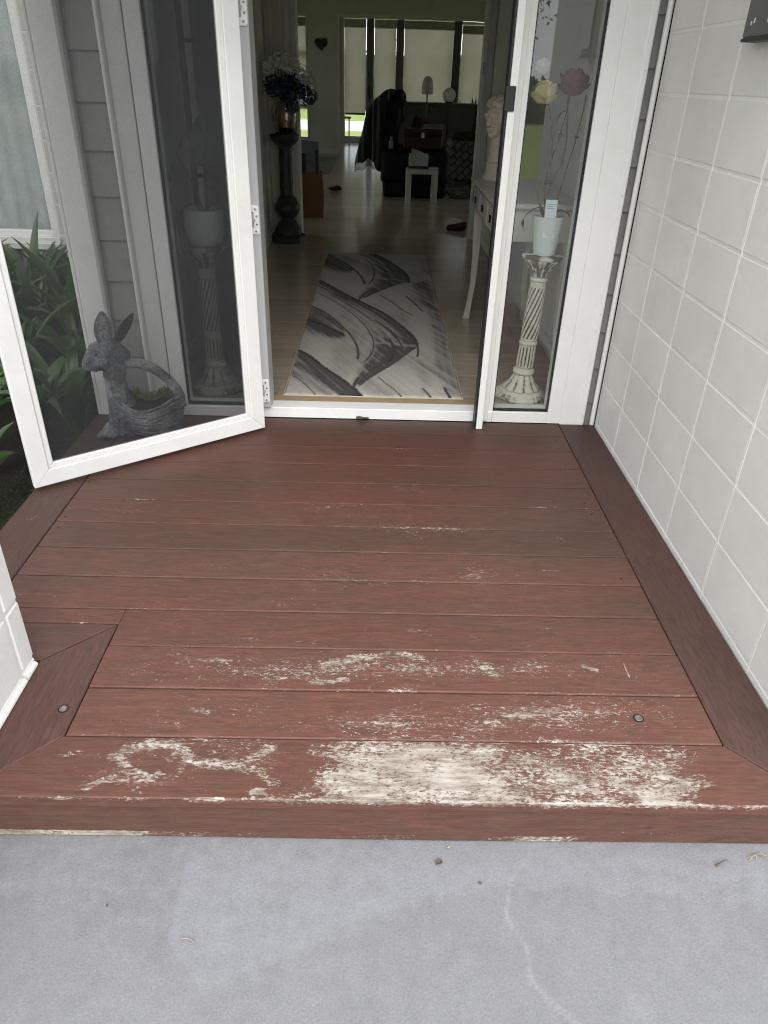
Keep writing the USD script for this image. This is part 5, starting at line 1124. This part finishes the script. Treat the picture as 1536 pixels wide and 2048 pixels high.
BLIND = M('roller_blind_fabric', {'g': ('geometry', {}), 'n': ('noise_texture', {'scale': 2.2, 'detail': 4.0}), 'r': ('rgb_ramp', {'ramp': [(0.3, (0.46, 0.415, 0.335)), (0.7, (0.54, 0.485, 0.395))]}), 'd': ('diffuse_bsdf', {}), 't': ('translucent_bsdf', {}), 'tr': ('transparent_bsdf', {'color': (1, 1, 1)}), 'x': ('mix_closure', {'fac': 0.38}), 'x2': ('mix_closure', {'fac': 0.012})},
          [('g.position', 'n.vector'), ('n.fac', 'r.fac'), ('r.color', 'd.color'), ('r.color', 't.color'), ('d.BSDF', 'x.closure1'), ('t.BSDF', 'x.closure2'), ('x.closure', 'x2.closure1'), ('tr.BSDF', 'x2.closure2')], surface='x2.closure')
def blind(x0, x1, z0, z1, y, label):
    t = thing('roller_blind', label, 'blind')
    part('cloth', quadmesh([(x0, y, z0 + 0.03), (x1, y, z0 + 0.03), (x1, y, z1), (x0, y, z1)]), BLIND, t)
    part('bottom_bar', box(x0, x1, y - 0.012, y + 0.012, z0, z0 + 0.045, 0.006), FRM, t)
    part('roller_cover', box(x0 - 0.01, x1 + 0.01, y - 0.03, y + 0.03, z1, z1 + 0.17, 0.01), plain('blind_cover_' + 'abcdef'[len(blinds)], (0.55, 0.53, 0.45), 0.5), t)
    blinds.append(t)
blinds = []
blind(-0.85, -0.36, 0.655, 2.44, 16.93, 'beige roller blind over the left pane of the far glazed doors')
blind(-0.15, 0.35, 0.655, 2.44, 16.93, 'beige roller blind over the middle pane of the far glazed doors')
blind(0.55, 1.69, 0.655, 2.44, 16.93, 'wide beige roller blind over the right pane of the far glazed doors')
blind(1.90, 2.68, 0.715, 2.38, 16.92, 'roller blind over the narrow window right of the far doors')
blind(-2.39, -1.67, 0.80, 2.44, 16.93, 'roller blind over the narrow window left of the heart')
part('far_patio', box(-14, 14, 26, 32.5, -0.24, -0.20), plain('pale_paving', (0.55, 0.54, 0.5), 0.8), kind='structure')
part('rear_step', box(-3, 4, 17.16, 18.2, -0.24, -0.05), plain('rear_paving', (0.4, 0.39, 0.36), 0.8), kind='structure')

# ------------------------------------------------------------------ living room: recliner and what lies on it
LEATHER = plain('black_leather', (0.007, 0.007, 0.009), 0.55, var=0.3, scale=7, bump=0.25, bscale=60, specular_ior_level=0.2)
rc_ = thing('recliner', 'bulky black leather recliner in the middle of the living room', 'armchair', (0.0, 7.42, FZ))
def puff(x0, x1, y0, y1, z0, z1, r, seed=0):
    q = m3.Manifold.batch_hull([m3.Manifold.sphere(r, 16).translate((x, y, z)) for x in (x0 + r, x1 - r) for y in (y0 + r, y1 - r) for z in (z0 + r, z1 - r)]).refine_to_length(0.05).to_mesh()
    t = T(q.vert_properties[:, :3], q.tri_verts, process=True)
    return rough(t, 0.03, 5, seed)
part('base', puff(0.06, 0.93, 0.04, 0.86, 0.0, 0.30, 0.05, 1), LEATHER, rc_, smooth=True)
part('arm', puff(0.03, 0.96, 0.0, 0.24, 0.16, 0.60, 0.085, 2), LEATHER, rc_, smooth=True)
part('arm', puff(0.03, 0.96, 0.66, 0.90, 0.16, 0.62, 0.085, 3), LEATHER, rc_, smooth=True)
part('seat', puff(0.10, 0.95, 0.20, 0.70, 0.22, 0.50, 0.07, 4), LEATHER, rc_, smooth=True)
part('backrest', moved(puff(-0.10, 0.18, 0.10, 0.80, 0.30, 1.14, 0.09, 5), ry=6), LEATHER, rc_, smooth=True)
part('headrest', moved(puff(-0.04, 0.24, 0.14, 0.76, 0.90, 1.23, 0.09, 6), ry=6), LEATHER, rc_, smooth=True)
THROW = M('striped_throw', {'g': ('geometry', {}), 's': ('separate_xyz', {}), 'm': ('math', {'math_type': 'multiply', 'value2': 5.0}), 'f': ('math', {'math_type': 'fraction'}), 'r': ('rgb_ramp', {'interpolate': False, 'ramp': [(0.0, (0.025, 0.026, 0.026)), (0.52, (0.20, 0.20, 0.19)), (0.60, (0.03, 0.03, 0.03)), (0.80, (0.10, 0.10, 0.095))]}), 'p': ('principled_bsdf', {'roughness': 0.95})},
          [('g.position', 's.vector'), ('s.x', 'm.value1'), ('m.value', 'f.value1'), ('f.value', 'r.fac'), ('r.color', 'p.base_color')])
th_ = thing('throw_blanket', 'dark striped throw hanging over the back of the recliner', 'blanket', (0.0, 7.42, FZ))
def throw(u, v):
    # thrown over the top of the back, its long end falling down the side nearest the door and fanning out to the left
    top = np.array([(0.30, 0.40, 1.10), (0.20, 0.16, 1.285), (0.10, 0.055, 1.22), (0.02, 0.015, 0.95), (-0.03, -0.01, 0.70), (-0.06, -0.02, 0.46)])
    cv = curve(top, 40); k = u * 39
    x, y, z = (np.interp(k, np.arange(40), cv[:, i]) for i in range(3))
    fan = 0.26 + 0.10 * np.clip(u - 0.3, 0, 1)
    pl = np.clip(u - 0.25, 0, 1)
    return (x - 0.06 + (v - 0.62) * fan, y + 0.025 * pl * np.sin(v * 21 + 2 * u) - 0.012 * np.sin(v * 9), z - 0.30 * np.clip(0.55 - v, 0, 1) ** 1.5 * np.clip(1.6 - u, 0.6, 1) + 0.02 * np.sin(v * 14) * u)
part('cloth', grid(60, 60, throw), THROW, th_, smooth=True)
part('fringe', [tube([np.array([c.ravel()[0] for c in throw(np.array([[1.0]]), np.array([[v]]))]) + np.array([0, 0, dz]) for dz in (0.01, -0.04, -0.09)], 0.004, 5) for v in np.linspace(0.02, 0.98, 26)], THROW, th_, kind='stuff')
cu = thing('cushion', 'red-brown cushion tucked in the recliner', 'cushion', (0.55, 8.15, FZ + 0.62))
part('cover', moved(puff(-0.17, 0.17, -0.06, 0.06, 0.0, 0.34, 0.055, 7), ry=18), plain('rust_fabric', (0.085, 0.028, 0.02), 0.9), cu, smooth=True)
bk = thing('wicker_basket', 'brown lidded wicker case resting on the near arm of the recliner', 'basket', (0.575, 7.56, FZ + 0.602))
WICK = M('dark_wicker', {'g': ('geometry', {}), 'w': ('wave_texture', {'scale': 26.0, 'distortion': 3.0, 'detail': 2.0, 'bands_direction': 'z'}), 'r': ('rgb_ramp', {'ramp': [(0.2, (0.016, 0.008, 0.005)), (0.8, (0.050, 0.023, 0.012))]}), 'b': ('bump', {'strength': 0.5, 'distance': 0.004}), 'p': ('principled_bsdf', {'roughness': 0.55})},
         [('g.position', 'w.vector'), ('w.fac', 'r.fac'), ('r.color', 'p.base_color'), ('w.fac', 'b.height'), ('b.normal', 'p.normal')])
part('body', box(-0.255, 0.265, -0.13, 0.13, 0.0, 0.17, 0.02), WICK, bk)
part('lid', box(-0.262, 0.272, -0.136, 0.136, 0.173, 0.245, 0.02), WICK, bk)
part('clasp', box(-0.018, 0.018, -0.146, -0.1365, 0.14, 0.20, 0.003), METAL, bk)
pp = thing('magazine_pile', 'grey and white papers lying on top of the wicker case', 'papers', (0.70, 7.56, FZ + 0.602 + 0.246))
for k in range(4):
    part('magazine', moved(box(-0.14, 0.14, -0.10, 0.10, 0.012 * k, 0.012 * k + 0.010, 0.002), (0.02 * (k % 2), 0, 0), rz=rj.uniform(-14, 14) if hasattr(rj, 'uniform') else 0), plain('paper_grey_' + 'abcd'[k], (0.30 - 0.05 * k, 0.30 - 0.05 * k, 0.30 - 0.04 * k), 0.6), pp)
bot = thing('small_bottle', 'small grey-capped bottle standing on the left of the recliner arm', 'bottle', (0.16, 7.50, FZ + 0.603))
part('glass', revolve(fine([(0.0, 0), (0.03, 0.0), (0.033, 0.06), (0.028, 0.09), (0.012, 0.11), (0.0, 0.111)], 0.01), 20), plain('bottle_grey', (0.22, 0.22, 0.22), 0.3), bot, smooth=40)
part('cap', moved(trimesh.creation.cylinder(0.014, 0.03, sections=16), (0, 0, 0.126)), plain('cap_grey', (0.35, 0.35, 0.35), 0.4), bot)

tb = thing('side_table', 'small white square-legged side table in front of the black recliner', 'table', (0.57, 7.18, FZ))
TW = plain('white_laminate', (0.60, 0.60, 0.585), 0.4, var=0.02)
part('top', box(-0.205, 0.205, -0.17, 0.17, 0.345, 0.40, 0.003), TW, tb)
for sx in (-1, 1):
    for sy in (-1, 1):
        part('leg', box(sx * 0.205, sx * 0.140, sy * 0.17, sy * 0.110, 0, 0.3445, 0.003), TW, tb)
ts = thing('tissue_box', 'pale box standing on the white side table', 'box', (0.52, 7.21, FZ + 0.401))
part('carton', box(-0.125, 0.125, -0.08, 0.08, 0.03, 0.17, 0.006), plain('pale_carton', (0.44, 0.47, 0.46), 0.6), ts)
part('flap', trimesh.convex.convex_hull(np.array([(-0.09, -0.07, 0.171), (0.11, -0.07, 0.171), (-0.10, 0.0, 0.235), (0.02, 0.0, 0.20), (-0.09, -0.066, 0.174)])), '/World/Looks/pale_carton', ts)
part('base', box(-0.13, 0.14, -0.085, 0.085, 0, 0.0295, 0.002), plain('book_dark', (0.03, 0.035, 0.04), 0.5), ts)
tr = thing('book', 'dark book lying on the right of the white side table', 'book', (0.70, 7.13, FZ + 0.401))
part('cover', box(-0.055, 0.075, -0.09, 0.09, 0.0, 0.035, 0.003), '/World/Looks/book_dark', tr)
part('pages', box(-0.05, 0.076, -0.0905, 0.0905, 0.006, 0.029), TW, tr)

# behind the recliner
lm = thing('reading_lamp', 'small lamp with a pale shade standing behind the recliner', 'lamp', (0.68, 8.75, FZ))
part('base', revolve([(0.0, 0), (0.12, 0), (0.12, 0.02), (0.0, 0.03)], 30), DARKMETAL, lm, smooth=30)
part('pole', tube([(0, 0, 0.02), (0, 0, 1.24)], 0.011, 10), DARKMETAL, lm, smooth=40)
part('shade', revolve(fine([(0.0, 1.22), (0.082, 1.225), (0.085, 1.30), (0.070, 1.39), (0.040, 1.44), (0.0, 1.45)], 0.02), 30), plain('lamp_shade_cloth', (0.42, 0.41, 0.38), 0.7), lm, smooth=50)
ds = thing('sideboard', 'dark sideboard below the far blind, behind the recliner', 'cabinet', (1.02, 12.2, FZ))
DKW = plain('dark_stained_wood', (0.045, 0.040, 0.036), 0.45)
part('carcass', box(-0.75, 0.75, -0.25, 0.25, 0.08, 1.0, 0.005), DKW, ds)
part('top', box(-0.78, 0.78, -0.28, 0.28, 1.0, 1.04, 0.006), DKW, ds)
for k in range(3):
    part('door', box(-0.73 + 0.49 * k, -0.26 + 0.49 * k, -0.268, -0.25, 0.14, 0.96, 0.004), DKW, ds)
for sx in (-0.7, 0.7):
    part('leg', box(sx - 0.03, sx + 0.03, -0.2, 0.2, 0, 0.08), DKW, ds)
gl = thing('globe_lamp', 'white globe lamp on the dark sideboard', 'lamp', (1.28, 12.15, FZ + 1.04))
part('globe', sphere((0, 0, 0.125), 0.12, 3), plain('opal_glass', (0.72, 0.72, 0.68), 0.25, var=0.02), gl, smooth=True)
part('stand', revolve([(0.0, 0), (0.07, 0), (0.06, 0.02), (0.0, 0.025)], 24), DARKMETAL, gl)
ot = thing('armchair', 'pale patterned armchair with black dashes at the right of the living room', 'armchair', (1.52, 9.1, FZ))
PAT = M('dash_pattern_fabric', {'g': ('geometry', {}), 'mp': ('mapping', {'rotation': (0, 0.78, 0), 'scale': (1, 1, 1)}), 'b': ('brick_texture', {'scale': 4.6, 'color1': (0.10, 0.097, 0.09), 'color2': (0.115, 0.11, 0.10), 'mortar': (0.012, 0.012, 0.012), 'mortar_size': 0.035, 'brick_width': 0.55, 'row_height': 0.4}), 's': ('separate_xyz', {}), 'c': ('combine_xyz', {}), 'p': ('principled_bsdf', {'roughness': 0.9})},
        [('g.position', 'mp.vector'), ('mp.vector', 's.vector'), ('s.x', 'c.x'), ('s.z', 'c.y'), ('c.vector', 'b.vector'), ('b.color', 'p.base_color')])
part('seat_block', puff(-0.45, 0.55, -0.42, 0.45, 0.10, 0.62, 0.06, 11), PAT, ot, smooth=True)
part('backrest', puff(0.30, 0.58, -0.40, 0.45, 0.30, 0.95, 0.09, 12), PAT, ot, smooth=True)
for sx in (-0.38, 0.46):
    for sy in (-0.34, 0.38):
        part('foot', moved(trimesh.creation.cylinder(0.025, 0.12, sections=10), (sx, sy, 0.06)), DKW, ot)
gb = thing('clothes_pile', 'dark green and black clothes heaped on the patterned armchair', 'clothes', (1.42, 9.02, FZ + 0.62))
part('heap', rough(blob([(((-0.25, 0, 0.03), 0.06), ((0.05, 0.0, 0.06), 0.09)), (((0.05, 0, 0.06), 0.10), ((0.22, 0.05, 0.12), 0.10))], 0.03, 3), 0.08, 9, 4), plain('dark_green_cloth', (0.014, 0.026, 0.022), 0.9), gb, smooth=True)
part('folded_top', rough(sphere((0.06, -0.03, 0.17), (0.10, 0.10, 0.08), 3), 0.05, 10, 8), plain('black_cloth', (0.012, 0.012, 0.012), 0.9), gb, smooth=True)
og = thing('house_plant', 'dark leafy indoor plant standing by the far window on the right', 'plant', (2.05, 14.6, FZ))
part('pot', revolve([(0.0, 0), (0.14, 0), (0.18, 0.30), (0.0, 0.30)], 24), DKW, og, smooth=30)
rj = random.Random(8)
for k in range(16):
    a_ = rj.uniform(0, 6.28); l_ = rj.uniform(0.3, 0.55)
    part('leaf', leafblade([(0, 0, 0.28), (0.35 * l_ * math.cos(a_), 0.35 * l_ * math.sin(a_), 0.3 + l_ * 0.9), (l_ * 0.8 * math.cos(a_), l_ * 0.8 * math.sin(a_), 0.35 + l_ * 1.35)], 0.12, tipp=0.5), LEAF_DARK, og, smooth=True)
r2 = thing('area_rug', 'dark patterned area rug under the patterned armchair', 'rug', (1.55, 8.9, FZ + 0.001))
part('pile', box(-0.55, 1.8, -1.45, 1.9, 0, 0.012, 0.004), M('dark_area_rug', {'g': ('geometry', {}), 'v': ('voronoi_texture', {'scale': 2.6, 'feature': 'f1'}), 'r': ('rgb_ramp', {'interpolate': False, 'ramp': [(0.0, (0.03, 0.03, 0.03)), (0.45, (0.16, 0.15, 0.14)), (0.62, (0.05, 0.05, 0.05))]}), 'p': ('principled_bsdf', {'roughness': 0.95})}, [('g.position', 'v.vector'), ('v.distance', 'r.fac'), ('r.color', 'p.base_color')]), r2)
part('fringe', [box(-0.55 + 0.03 * k, -0.535 + 0.03 * k, -1.50, -1.45, 0.001, 0.004) for k in range(78)], TW, r2, kind='stuff')
r3 = thing('door_mat', 'pale mat with a dark line on the floor left of the far wall panel', 'mat', (-1.25, 11.4, FZ + 0.001))
part('mat', box(-0.55, 0.42, -1.5, 1.6, 0, 0.010, 0.003), plain('pale_mat', (0.30, 0.30, 0.28), 0.9), r3)
part('stripe', box(-0.45, 0.30, -0.46, -0.40, 0.010, 0.0125), DARK, r3)
part('stripe', box(-0.45, 0.2, 0.75, 0.79, 0.010, 0.0125), DARK, r3)
ms_ = thing('magazine_stand', 'thin white stand by the far glazed doors', 'stand', (-0.62, 16.2, FZ))
part('leg', [box(-0.32, -0.29, 0, 0.03, 0, 0.56), box(-0.12, -0.09, 0, 0.03, 0, 0.56)], TW, ms_)
part('top', box(-0.34, -0.06, -0.1, 0.14, 0.56, 0.60, 0.003), TW, ms_)
sb = thing('slipper', 'small dark slipper lying on the hall floor beyond the left opening', 'slipper', (-0.62, 8.0, FZ))
part('sole', rough(sphere((0, 0, 0.03), (0.10, 0.045, 0.028), 2), 0.01, 20, 2), SEAL, sb, smooth=True)
part('strap', moved(sphere((0.03, 0, 0.045), (0.05, 0.047, 0.025), 2)), SEAL, sb, smooth=True)
rd = thing('brick_red_shoe', 'dull red shoe on the floor by the right door jamb', 'shoe', (0.86, 5.05, FZ))
part('upper', rough(blob([(((-0.08, 0, 0.03), 0.03), ((0.02, 0, 0.04), 0.036)), (((0.02, 0, 0.04), 0.036), ((0.08, 0, 0.055), 0.038))], 0.01, 3), 0.006, 30), plain('dull_red', (0.045, 0.012, 0.010), 0.7), rd, smooth=True)
part('sole', sphere((0, 0, 0.012), (0.12, 0.04, 0.012), 2), SEAL, rd, smooth=True)

# ------------------------------------------------------------------ console table with a bust
CON = plain('cream_painted_wood', (0.55, 0.525, 0.455), 0.42, var=0.04)
cn = thing('console_table', 'cream console table with drawers and curved legs along the right hall wall', 'table', (0.0, 0.0, FZ))
CX0, CX1, CY0, CY1, CZ = 0.618, 1.03, 0.62, 1.72, 0.86
part('top', box(CX0 - 0.030, CX1 + 0.004, CY0 - 0.03, CY1 + 0.03, CZ, CZ + 0.026, 0.006), CON, cn)
part('apron', box(CX0, CX1, CY0, CY1, CZ - 0.16, CZ - 0.001, 0.003), CON, cn)
nd = 3; dl = (CY1 - CY0 - 0.06) / nd
for k in range(nd):
    ya = CY0 + 0.03 + dl * k
    d_ = part('drawer', box(CX0 - 0.010, CX0 - 0.0003, ya + 0.012, ya + dl - 0.012, CZ - 0.145, CZ - 0.020, 0.004), CON, cn)
    yc = ya + dl / 2
    part('knob', [moved(tube([(0, -0.016, -0.016), (0, 0.016, 0.016)], 0.0045, 8), (CX0 - 0.018, yc, CZ - 0.082)), moved(tube([(0, -0.016, 0.016), (0, 0.016, -0.016)], 0.0045, 8), (CX0 - 0.018, yc, CZ - 0.082)), moved(tube([(0, 0, 0), (-0.012, 0, 0)], 0.006, 8), (CX0 - 0.010, yc, CZ - 0.082))], DARKMETAL, d_, smooth=40)
for xx, ox in ((CX0 + 0.03, -1), (CX1 - 0.03, 1)):
    for yy in (CY0 + 0.03, CY1 - 0.03):
        zs = np.array([0.0, 0.03, 0.12, 0.25, 0.42, 0.60, 0.70]); wd = np.array([0.030, 0.027, 0.0215, 0.0225, 0.028, 0.034, 0.036]); off = np.array([0.026, 0.020, 0.008, -0.004, -0.006, 0.0, 0.0])
        zf = np.linspace(0, 0.70, 26); wf = np.interp(zf, zs, wd); of = np.interp(zf, zs, off)
        def lf(u, v):
            k = u * 25; w_ = np.interp(k, np.arange(26), wf); o_ = np.interp(k, np.arange(26), of); z_ = np.interp(k, np.arange(26), zf); ph = v * 2 * math.pi + math.pi / 4
            sq = 1.0 / np.maximum(np.abs(np.cos(ph)), np.abs(np.sin(ph))) ** 0.75
            return (xx + ox * o_ + w_ * 0.80 * sq * np.cos(ph), yy + w_ * 0.80 * sq * np.sin(ph), z_)
        lg = grid(26, 25, lf)
        part('leg', [lg, box(xx + ox * 0.026 - 0.018, xx + ox * 0.026 + 0.018, yy - 0.018, yy + 0.018, 0, 0.002)], CON, cn, smooth=50)

BUSTM = antique('aged_plaster', (0.60, 0.55, 0.45), (0.30, 0.26, 0.19))
bs = thing('bust', 'cream plaster bust of a curly-haired head on the console table', 'sculpture', (0.715, 1.60, FZ + CZ + 0.027))
part('plinth', [revolve(fine([(0.0, 0), (0.075, 0), (0.075, 0.02), (0.060, 0.04), (0.056, 0.09), (0.066, 0.10), (0.0, 0.105)], 0.02), 28)], BUSTM, bs, smooth=40)
hd = blob([(((0, 0, 0.10), 0.055), ((0, 0, 0.16), 0.048)), (((0, 0, 0.16), 0.046), ((0.0, -0.005, 0.25), 0.044)), (((0.0, 0.02, 0.355), 0.080), ((0, -0.020, 0.345), 0.074)), (((0, -0.035, 0.345), 0.064), ((0, -0.052, 0.27), 0.040)), (((0, -0.052, 0.268), 0.036), ((0, -0.066, 0.25), 0.024)),
           (((0, -0.092, 0.345), 0.012), ((0, -0.112, 0.308), 0.016)), (((-0.03, -0.085, 0.352), 0.016), ((0.03, -0.085, 0.352), 0.016)), (((-0.016, -0.088, 0.283), 0.010), ((0.016, -0.088, 0.283), 0.010)), (((-0.012, -0.085, 0.270), 0.011), ((0.012, -0.085, 0.270), 0.011)),
           (((-0.079, 0.01, 0.325), 0.012), ((-0.079, 0.012, 0.35), 0.015)), (((0.079, 0.01, 0.325), 0.012), ((0.079, 0.012, 0.35), 0.015))], 0.008, 2)
hd = moved(hd, rz=-42)
part('head', rough(hd, 0.003, 60), BUSTM, bs, smooth=True)
for s in (-1, 1):
    part('eye', moved(sphere((s * 0.031, -0.088, 0.334), (0.013, 0.009, 0.008), 2), rz=-42), BUSTM, bs, smooth=True)
rj = random.Random(4); cl = []
for k in range(95):
    a_ = rj.uniform(0, 6.28); el = rj.uniform(-0.25, 1.5); fr = math.sin(a_) < -0.3
    if fr and el < 0.62: el = rj.uniform(0.62, 1.3)
    d_ = np.array([math.cos(a_) * math.cos(el), math.sin(a_) * math.cos(el), math.sin(el)]); c_ = np.array([0, 0.0, 0.352]) + d_ * np.array([0.082, 0.100, 0.088])
    cl.append(rough(sphere(c_, (0.020, 0.020, 0.017), 2), 0.012, 70, k))
part('curls', moved(cat(cl), rz=-42), BUSTM, bs, smooth=True)

# ------------------------------------------------------------------ meter box on the block wall
mb = thing('wall_box', 'dark grey letterbox fixed high on the right block wall', 'letterbox', (1.094, -0.775, 1.575))
MBG = plain('box_grey_metal', (0.11, 0.11, 0.105), 0.45, 0.3, var=0.05)
part('case', box(-0.040, 0.0, -0.36, 0.0, 0.0, 0.42, 0.004), MBG, mb)
part('lid', box(-0.050, -0.0405, -0.34, -0.16, 0.03, 0.40, 0.003), plain('box_white_plate', (0.62, 0.62, 0.60), 0.4), mb)
part('mark', [box(-0.0412, -0.0402, -0.047, -0.040, 0.030, 0.040), box(-0.0412, -0.0402, -0.066, -0.059, 0.034, 0.046)], plain('print_white', (0.6, 0.6, 0.6), 0.5), mb)
part('rear_edge', box(-0.044, -0.001, -0.359, -0.004, -0.010, -0.0005, 0.002), SEAL, mb)  # black strip under the case stands in for its shadow

# ------------------------------------------------------------------ small litter
DRY = plain('dry_leaf', (0.10, 0.085, 0.065), 0.9, var=0.3, scale=90)
DRYP = plain('pale_dry_leaf', (0.36, 0.28, 0.19), 0.9, var=0.25, scale=90)
def litter(name, label, cat_, loc, mesh, mat, rz=0):
    t = thing(name, label, cat_, loc, rz); part('blade' if 'leaf' in name else 'piece', mesh, mat, t, smooth=True); return t
CZ0 = -0.1640
def curl(l, w, h, seed):
    rj = random.Random(seed); q = rj.uniform(2, 4)
    return grid(14, 6, lambda u, v: ((u - .5) * l, (v - .5) * w * np.sin(np.pi * np.clip(u, .06, .94)) ** 0.6, 0.001 + h * (np.abs(v - .5) * 2) ** 1.5 + h * 0.5 * np.sin(u * q + seed) ** 2))
litter('fallen_leaf', 'crumpled dark leaf on the concrete in front of the step', 'leaf', (0.179, -2.246, CZ0), curl(0.019, 0.014, 0.006, 1), DRY, 40)
litter('twig', 'dark twig on the concrete at the right, in front of the step', 'twig', (0.866, -2.238, CZ0 + .002), tube(curve([(-.017, -.003, 0), (-.004, 0, .002), (.008, .004, .001), (.019, .003, .003)], 10), [.0022, .003, .0022, .0012, .001, .001, .001, .001, .001, .001], 6), DRY, 12)
litter('pebble', 'small dark pebble on the concrete below the middle of the step', 'pebble', (0.272, -2.295, CZ0 + .0008), rough(sphere((0, 0, 0.002), (.0042, .0035, .003), 2), 0.001, 200), DRY, 0)
litter('straw', 'pale scrap of straw lying on the concrete at the left', 'straw', (-0.379, -2.432, CZ0 + .001), tube(curve([(-.015, 0, 0.0005), (-.003, .002, .002), (.016, -.003, .0005)], 10), .0011, 5), DRYP, -8)
litter('dry_grass_tuft', 'wisp of dry straw at the right end of the step', 'straw', (0.965, -2.212, CZ0), cat([tube(curve([(0, 0, 0), (.012 * math.cos(a), -.008 + .006 * math.sin(a), .008), (.03 * math.cos(a), -.012 + .008 * math.sin(2 * a), .002)], 8), .0008, 5) for a in (0.2, 1.0, 1.9, 2.7, 3.3, 5.7)]), DRYP, 0)
litter('bark_chip', 'grey bark chip on the concrete below the deck on the left', 'chip', (-0.577, -2.358, CZ0 + .0006), rough(sphere((0, 0, 0.001), (.0028, .0024, .0018), 1), .0008, 300), DRY, 0)
litter('fallen_leaf', 'shred of brown leaf lying on the white sill of the doorway', 'leaf', (-0.055, -0.008, 0.002), curl(0.062, 0.020, 0.010, 4), DRY, 4)
litter('seed_husk', 'tiny yellow seed husk on the concrete touching the step', 'seed', (0.205, -2.205, CZ0 + .001), sphere((0, 0, .002), (.004, .002, .002), 1), plain('yellow_husk', (0.45, 0.36, 0.05), 0.8), 0)

# ------------------------------------------------------------------ the garden behind the camera, seen in the panes
def tree(label, loc, h, r, seed, n=2600):
    rj = np.random.default_rng(seed); t = thing('tree', label, 'tree', loc)
    part('trunk', tube(curve([(0, 0, 0), (0.1, 0.05, h * .3), (-0.05, 0.1, h * .62)], 14), np.linspace(0.20, 0.09, 14), 10), plain('bark_' + 'abcd'[seed % 4], (0.09, 0.07, 0.055), 0.9, var=0.3, scale=20), t, smooth=40)
    limbs = []
    for k in range(9):
        a = k * 2.4; limbs.append(tube(curve([(0, 0.08, h * (.36 + .03 * k)), (r * .45 * math.cos(a), r * .45 * math.sin(a), h * (.55 + .03 * k)), (r * .8 * math.cos(a), r * .8 * math.sin(a), h * (.66 + .03 * k))], 8), np.linspace(.07, .02, 8), 7))
    part('limbs', limbs, '/World/Looks/bark_' + 'abcd'[seed % 4], t)
    cs = rj.normal(size=(26, 3)) * np.array([r * .45, r * .45, h * .14]) + np.array([0, 0, h * .70])
    c = cs[rj.integers(0, 26, n)] + rj.normal(size=(n, 3)) * r * 0.16
    d = rj.normal(size=(n, 3)); d /= np.linalg.norm(d, axis=1, keepdims=True); e = np.cross(d, rj.normal(size=(n, 3))); e /= np.linalg.norm(e, axis=1, keepdims=True); s = rj.uniform(.07, .15, (n, 1))
    v = np.stack([c - d * s, c + e * s * .45, c + d * s, c - e * s * .45], 1).reshape(-1, 3); f = np.arange(n)[:, None] * 4
    part('crown', T(v, np.vstack([f + [0, 1, 2], f + [0, 2, 3]]), process=False), LEAF_TREE, t)
tree('large garden tree mirrored in the right sidelight', (4.2, -30, -0.23), 9.0, 4.2, 1)
tree('rounded garden tree beyond the lawn, left of the larger one', (-3.5, -33, -0.23), 7.5, 3.6, 2)
tree('spreading tree behind the house at the left', (-6.0, 42, -0.23), 8.0, 5.0, 3)
hg = thing('hedge', 'clipped green hedge along the far side of the front lawn', 'hedge', (0, -36, -0.23))
rjh = np.random.default_rng(6); n = 6000
c = np.stack([rjh.uniform(-22, 22, n), rjh.normal(0, .35, n), rjh.uniform(0.05, 1.9, n)], 1); d = rjh.normal(size=(n, 3)); d /= np.linalg.norm(d, axis=1, keepdims=True); e = np.cross(d, rjh.normal(size=(n, 3))); e /= np.linalg.norm(e, axis=1, keepdims=True); s = rjh.uniform(.12, .22, (n, 1))
v = np.stack([c - d * s, c + e * s * .6, c + d * s, c - e * s * .6], 1).reshape(-1, 3); f = np.arange(n)[:, None] * 4
part('foliage', T(v, np.vstack([f + [0, 1, 2], f + [0, 2, 3]]), process=False), LEAF_TREE, hg)
part('core', box(-22, 22, -.25, .25, 0, 1.75), LEAF_DARK, hg)
hg2 = thing('hedge', 'tall green hedge behind the back lawn', 'hedge', (0, 46, -0.23))
part('foliage', T(v * np.array([1, 1, 1.6]), np.vstack([f + [0, 1, 2], f + [0, 2, 3]]), process=False), LEAF_TREE, hg2)
part('core', box(-22, 22, -.25, .25, 0, 2.8), LEAF_DARK, hg2)
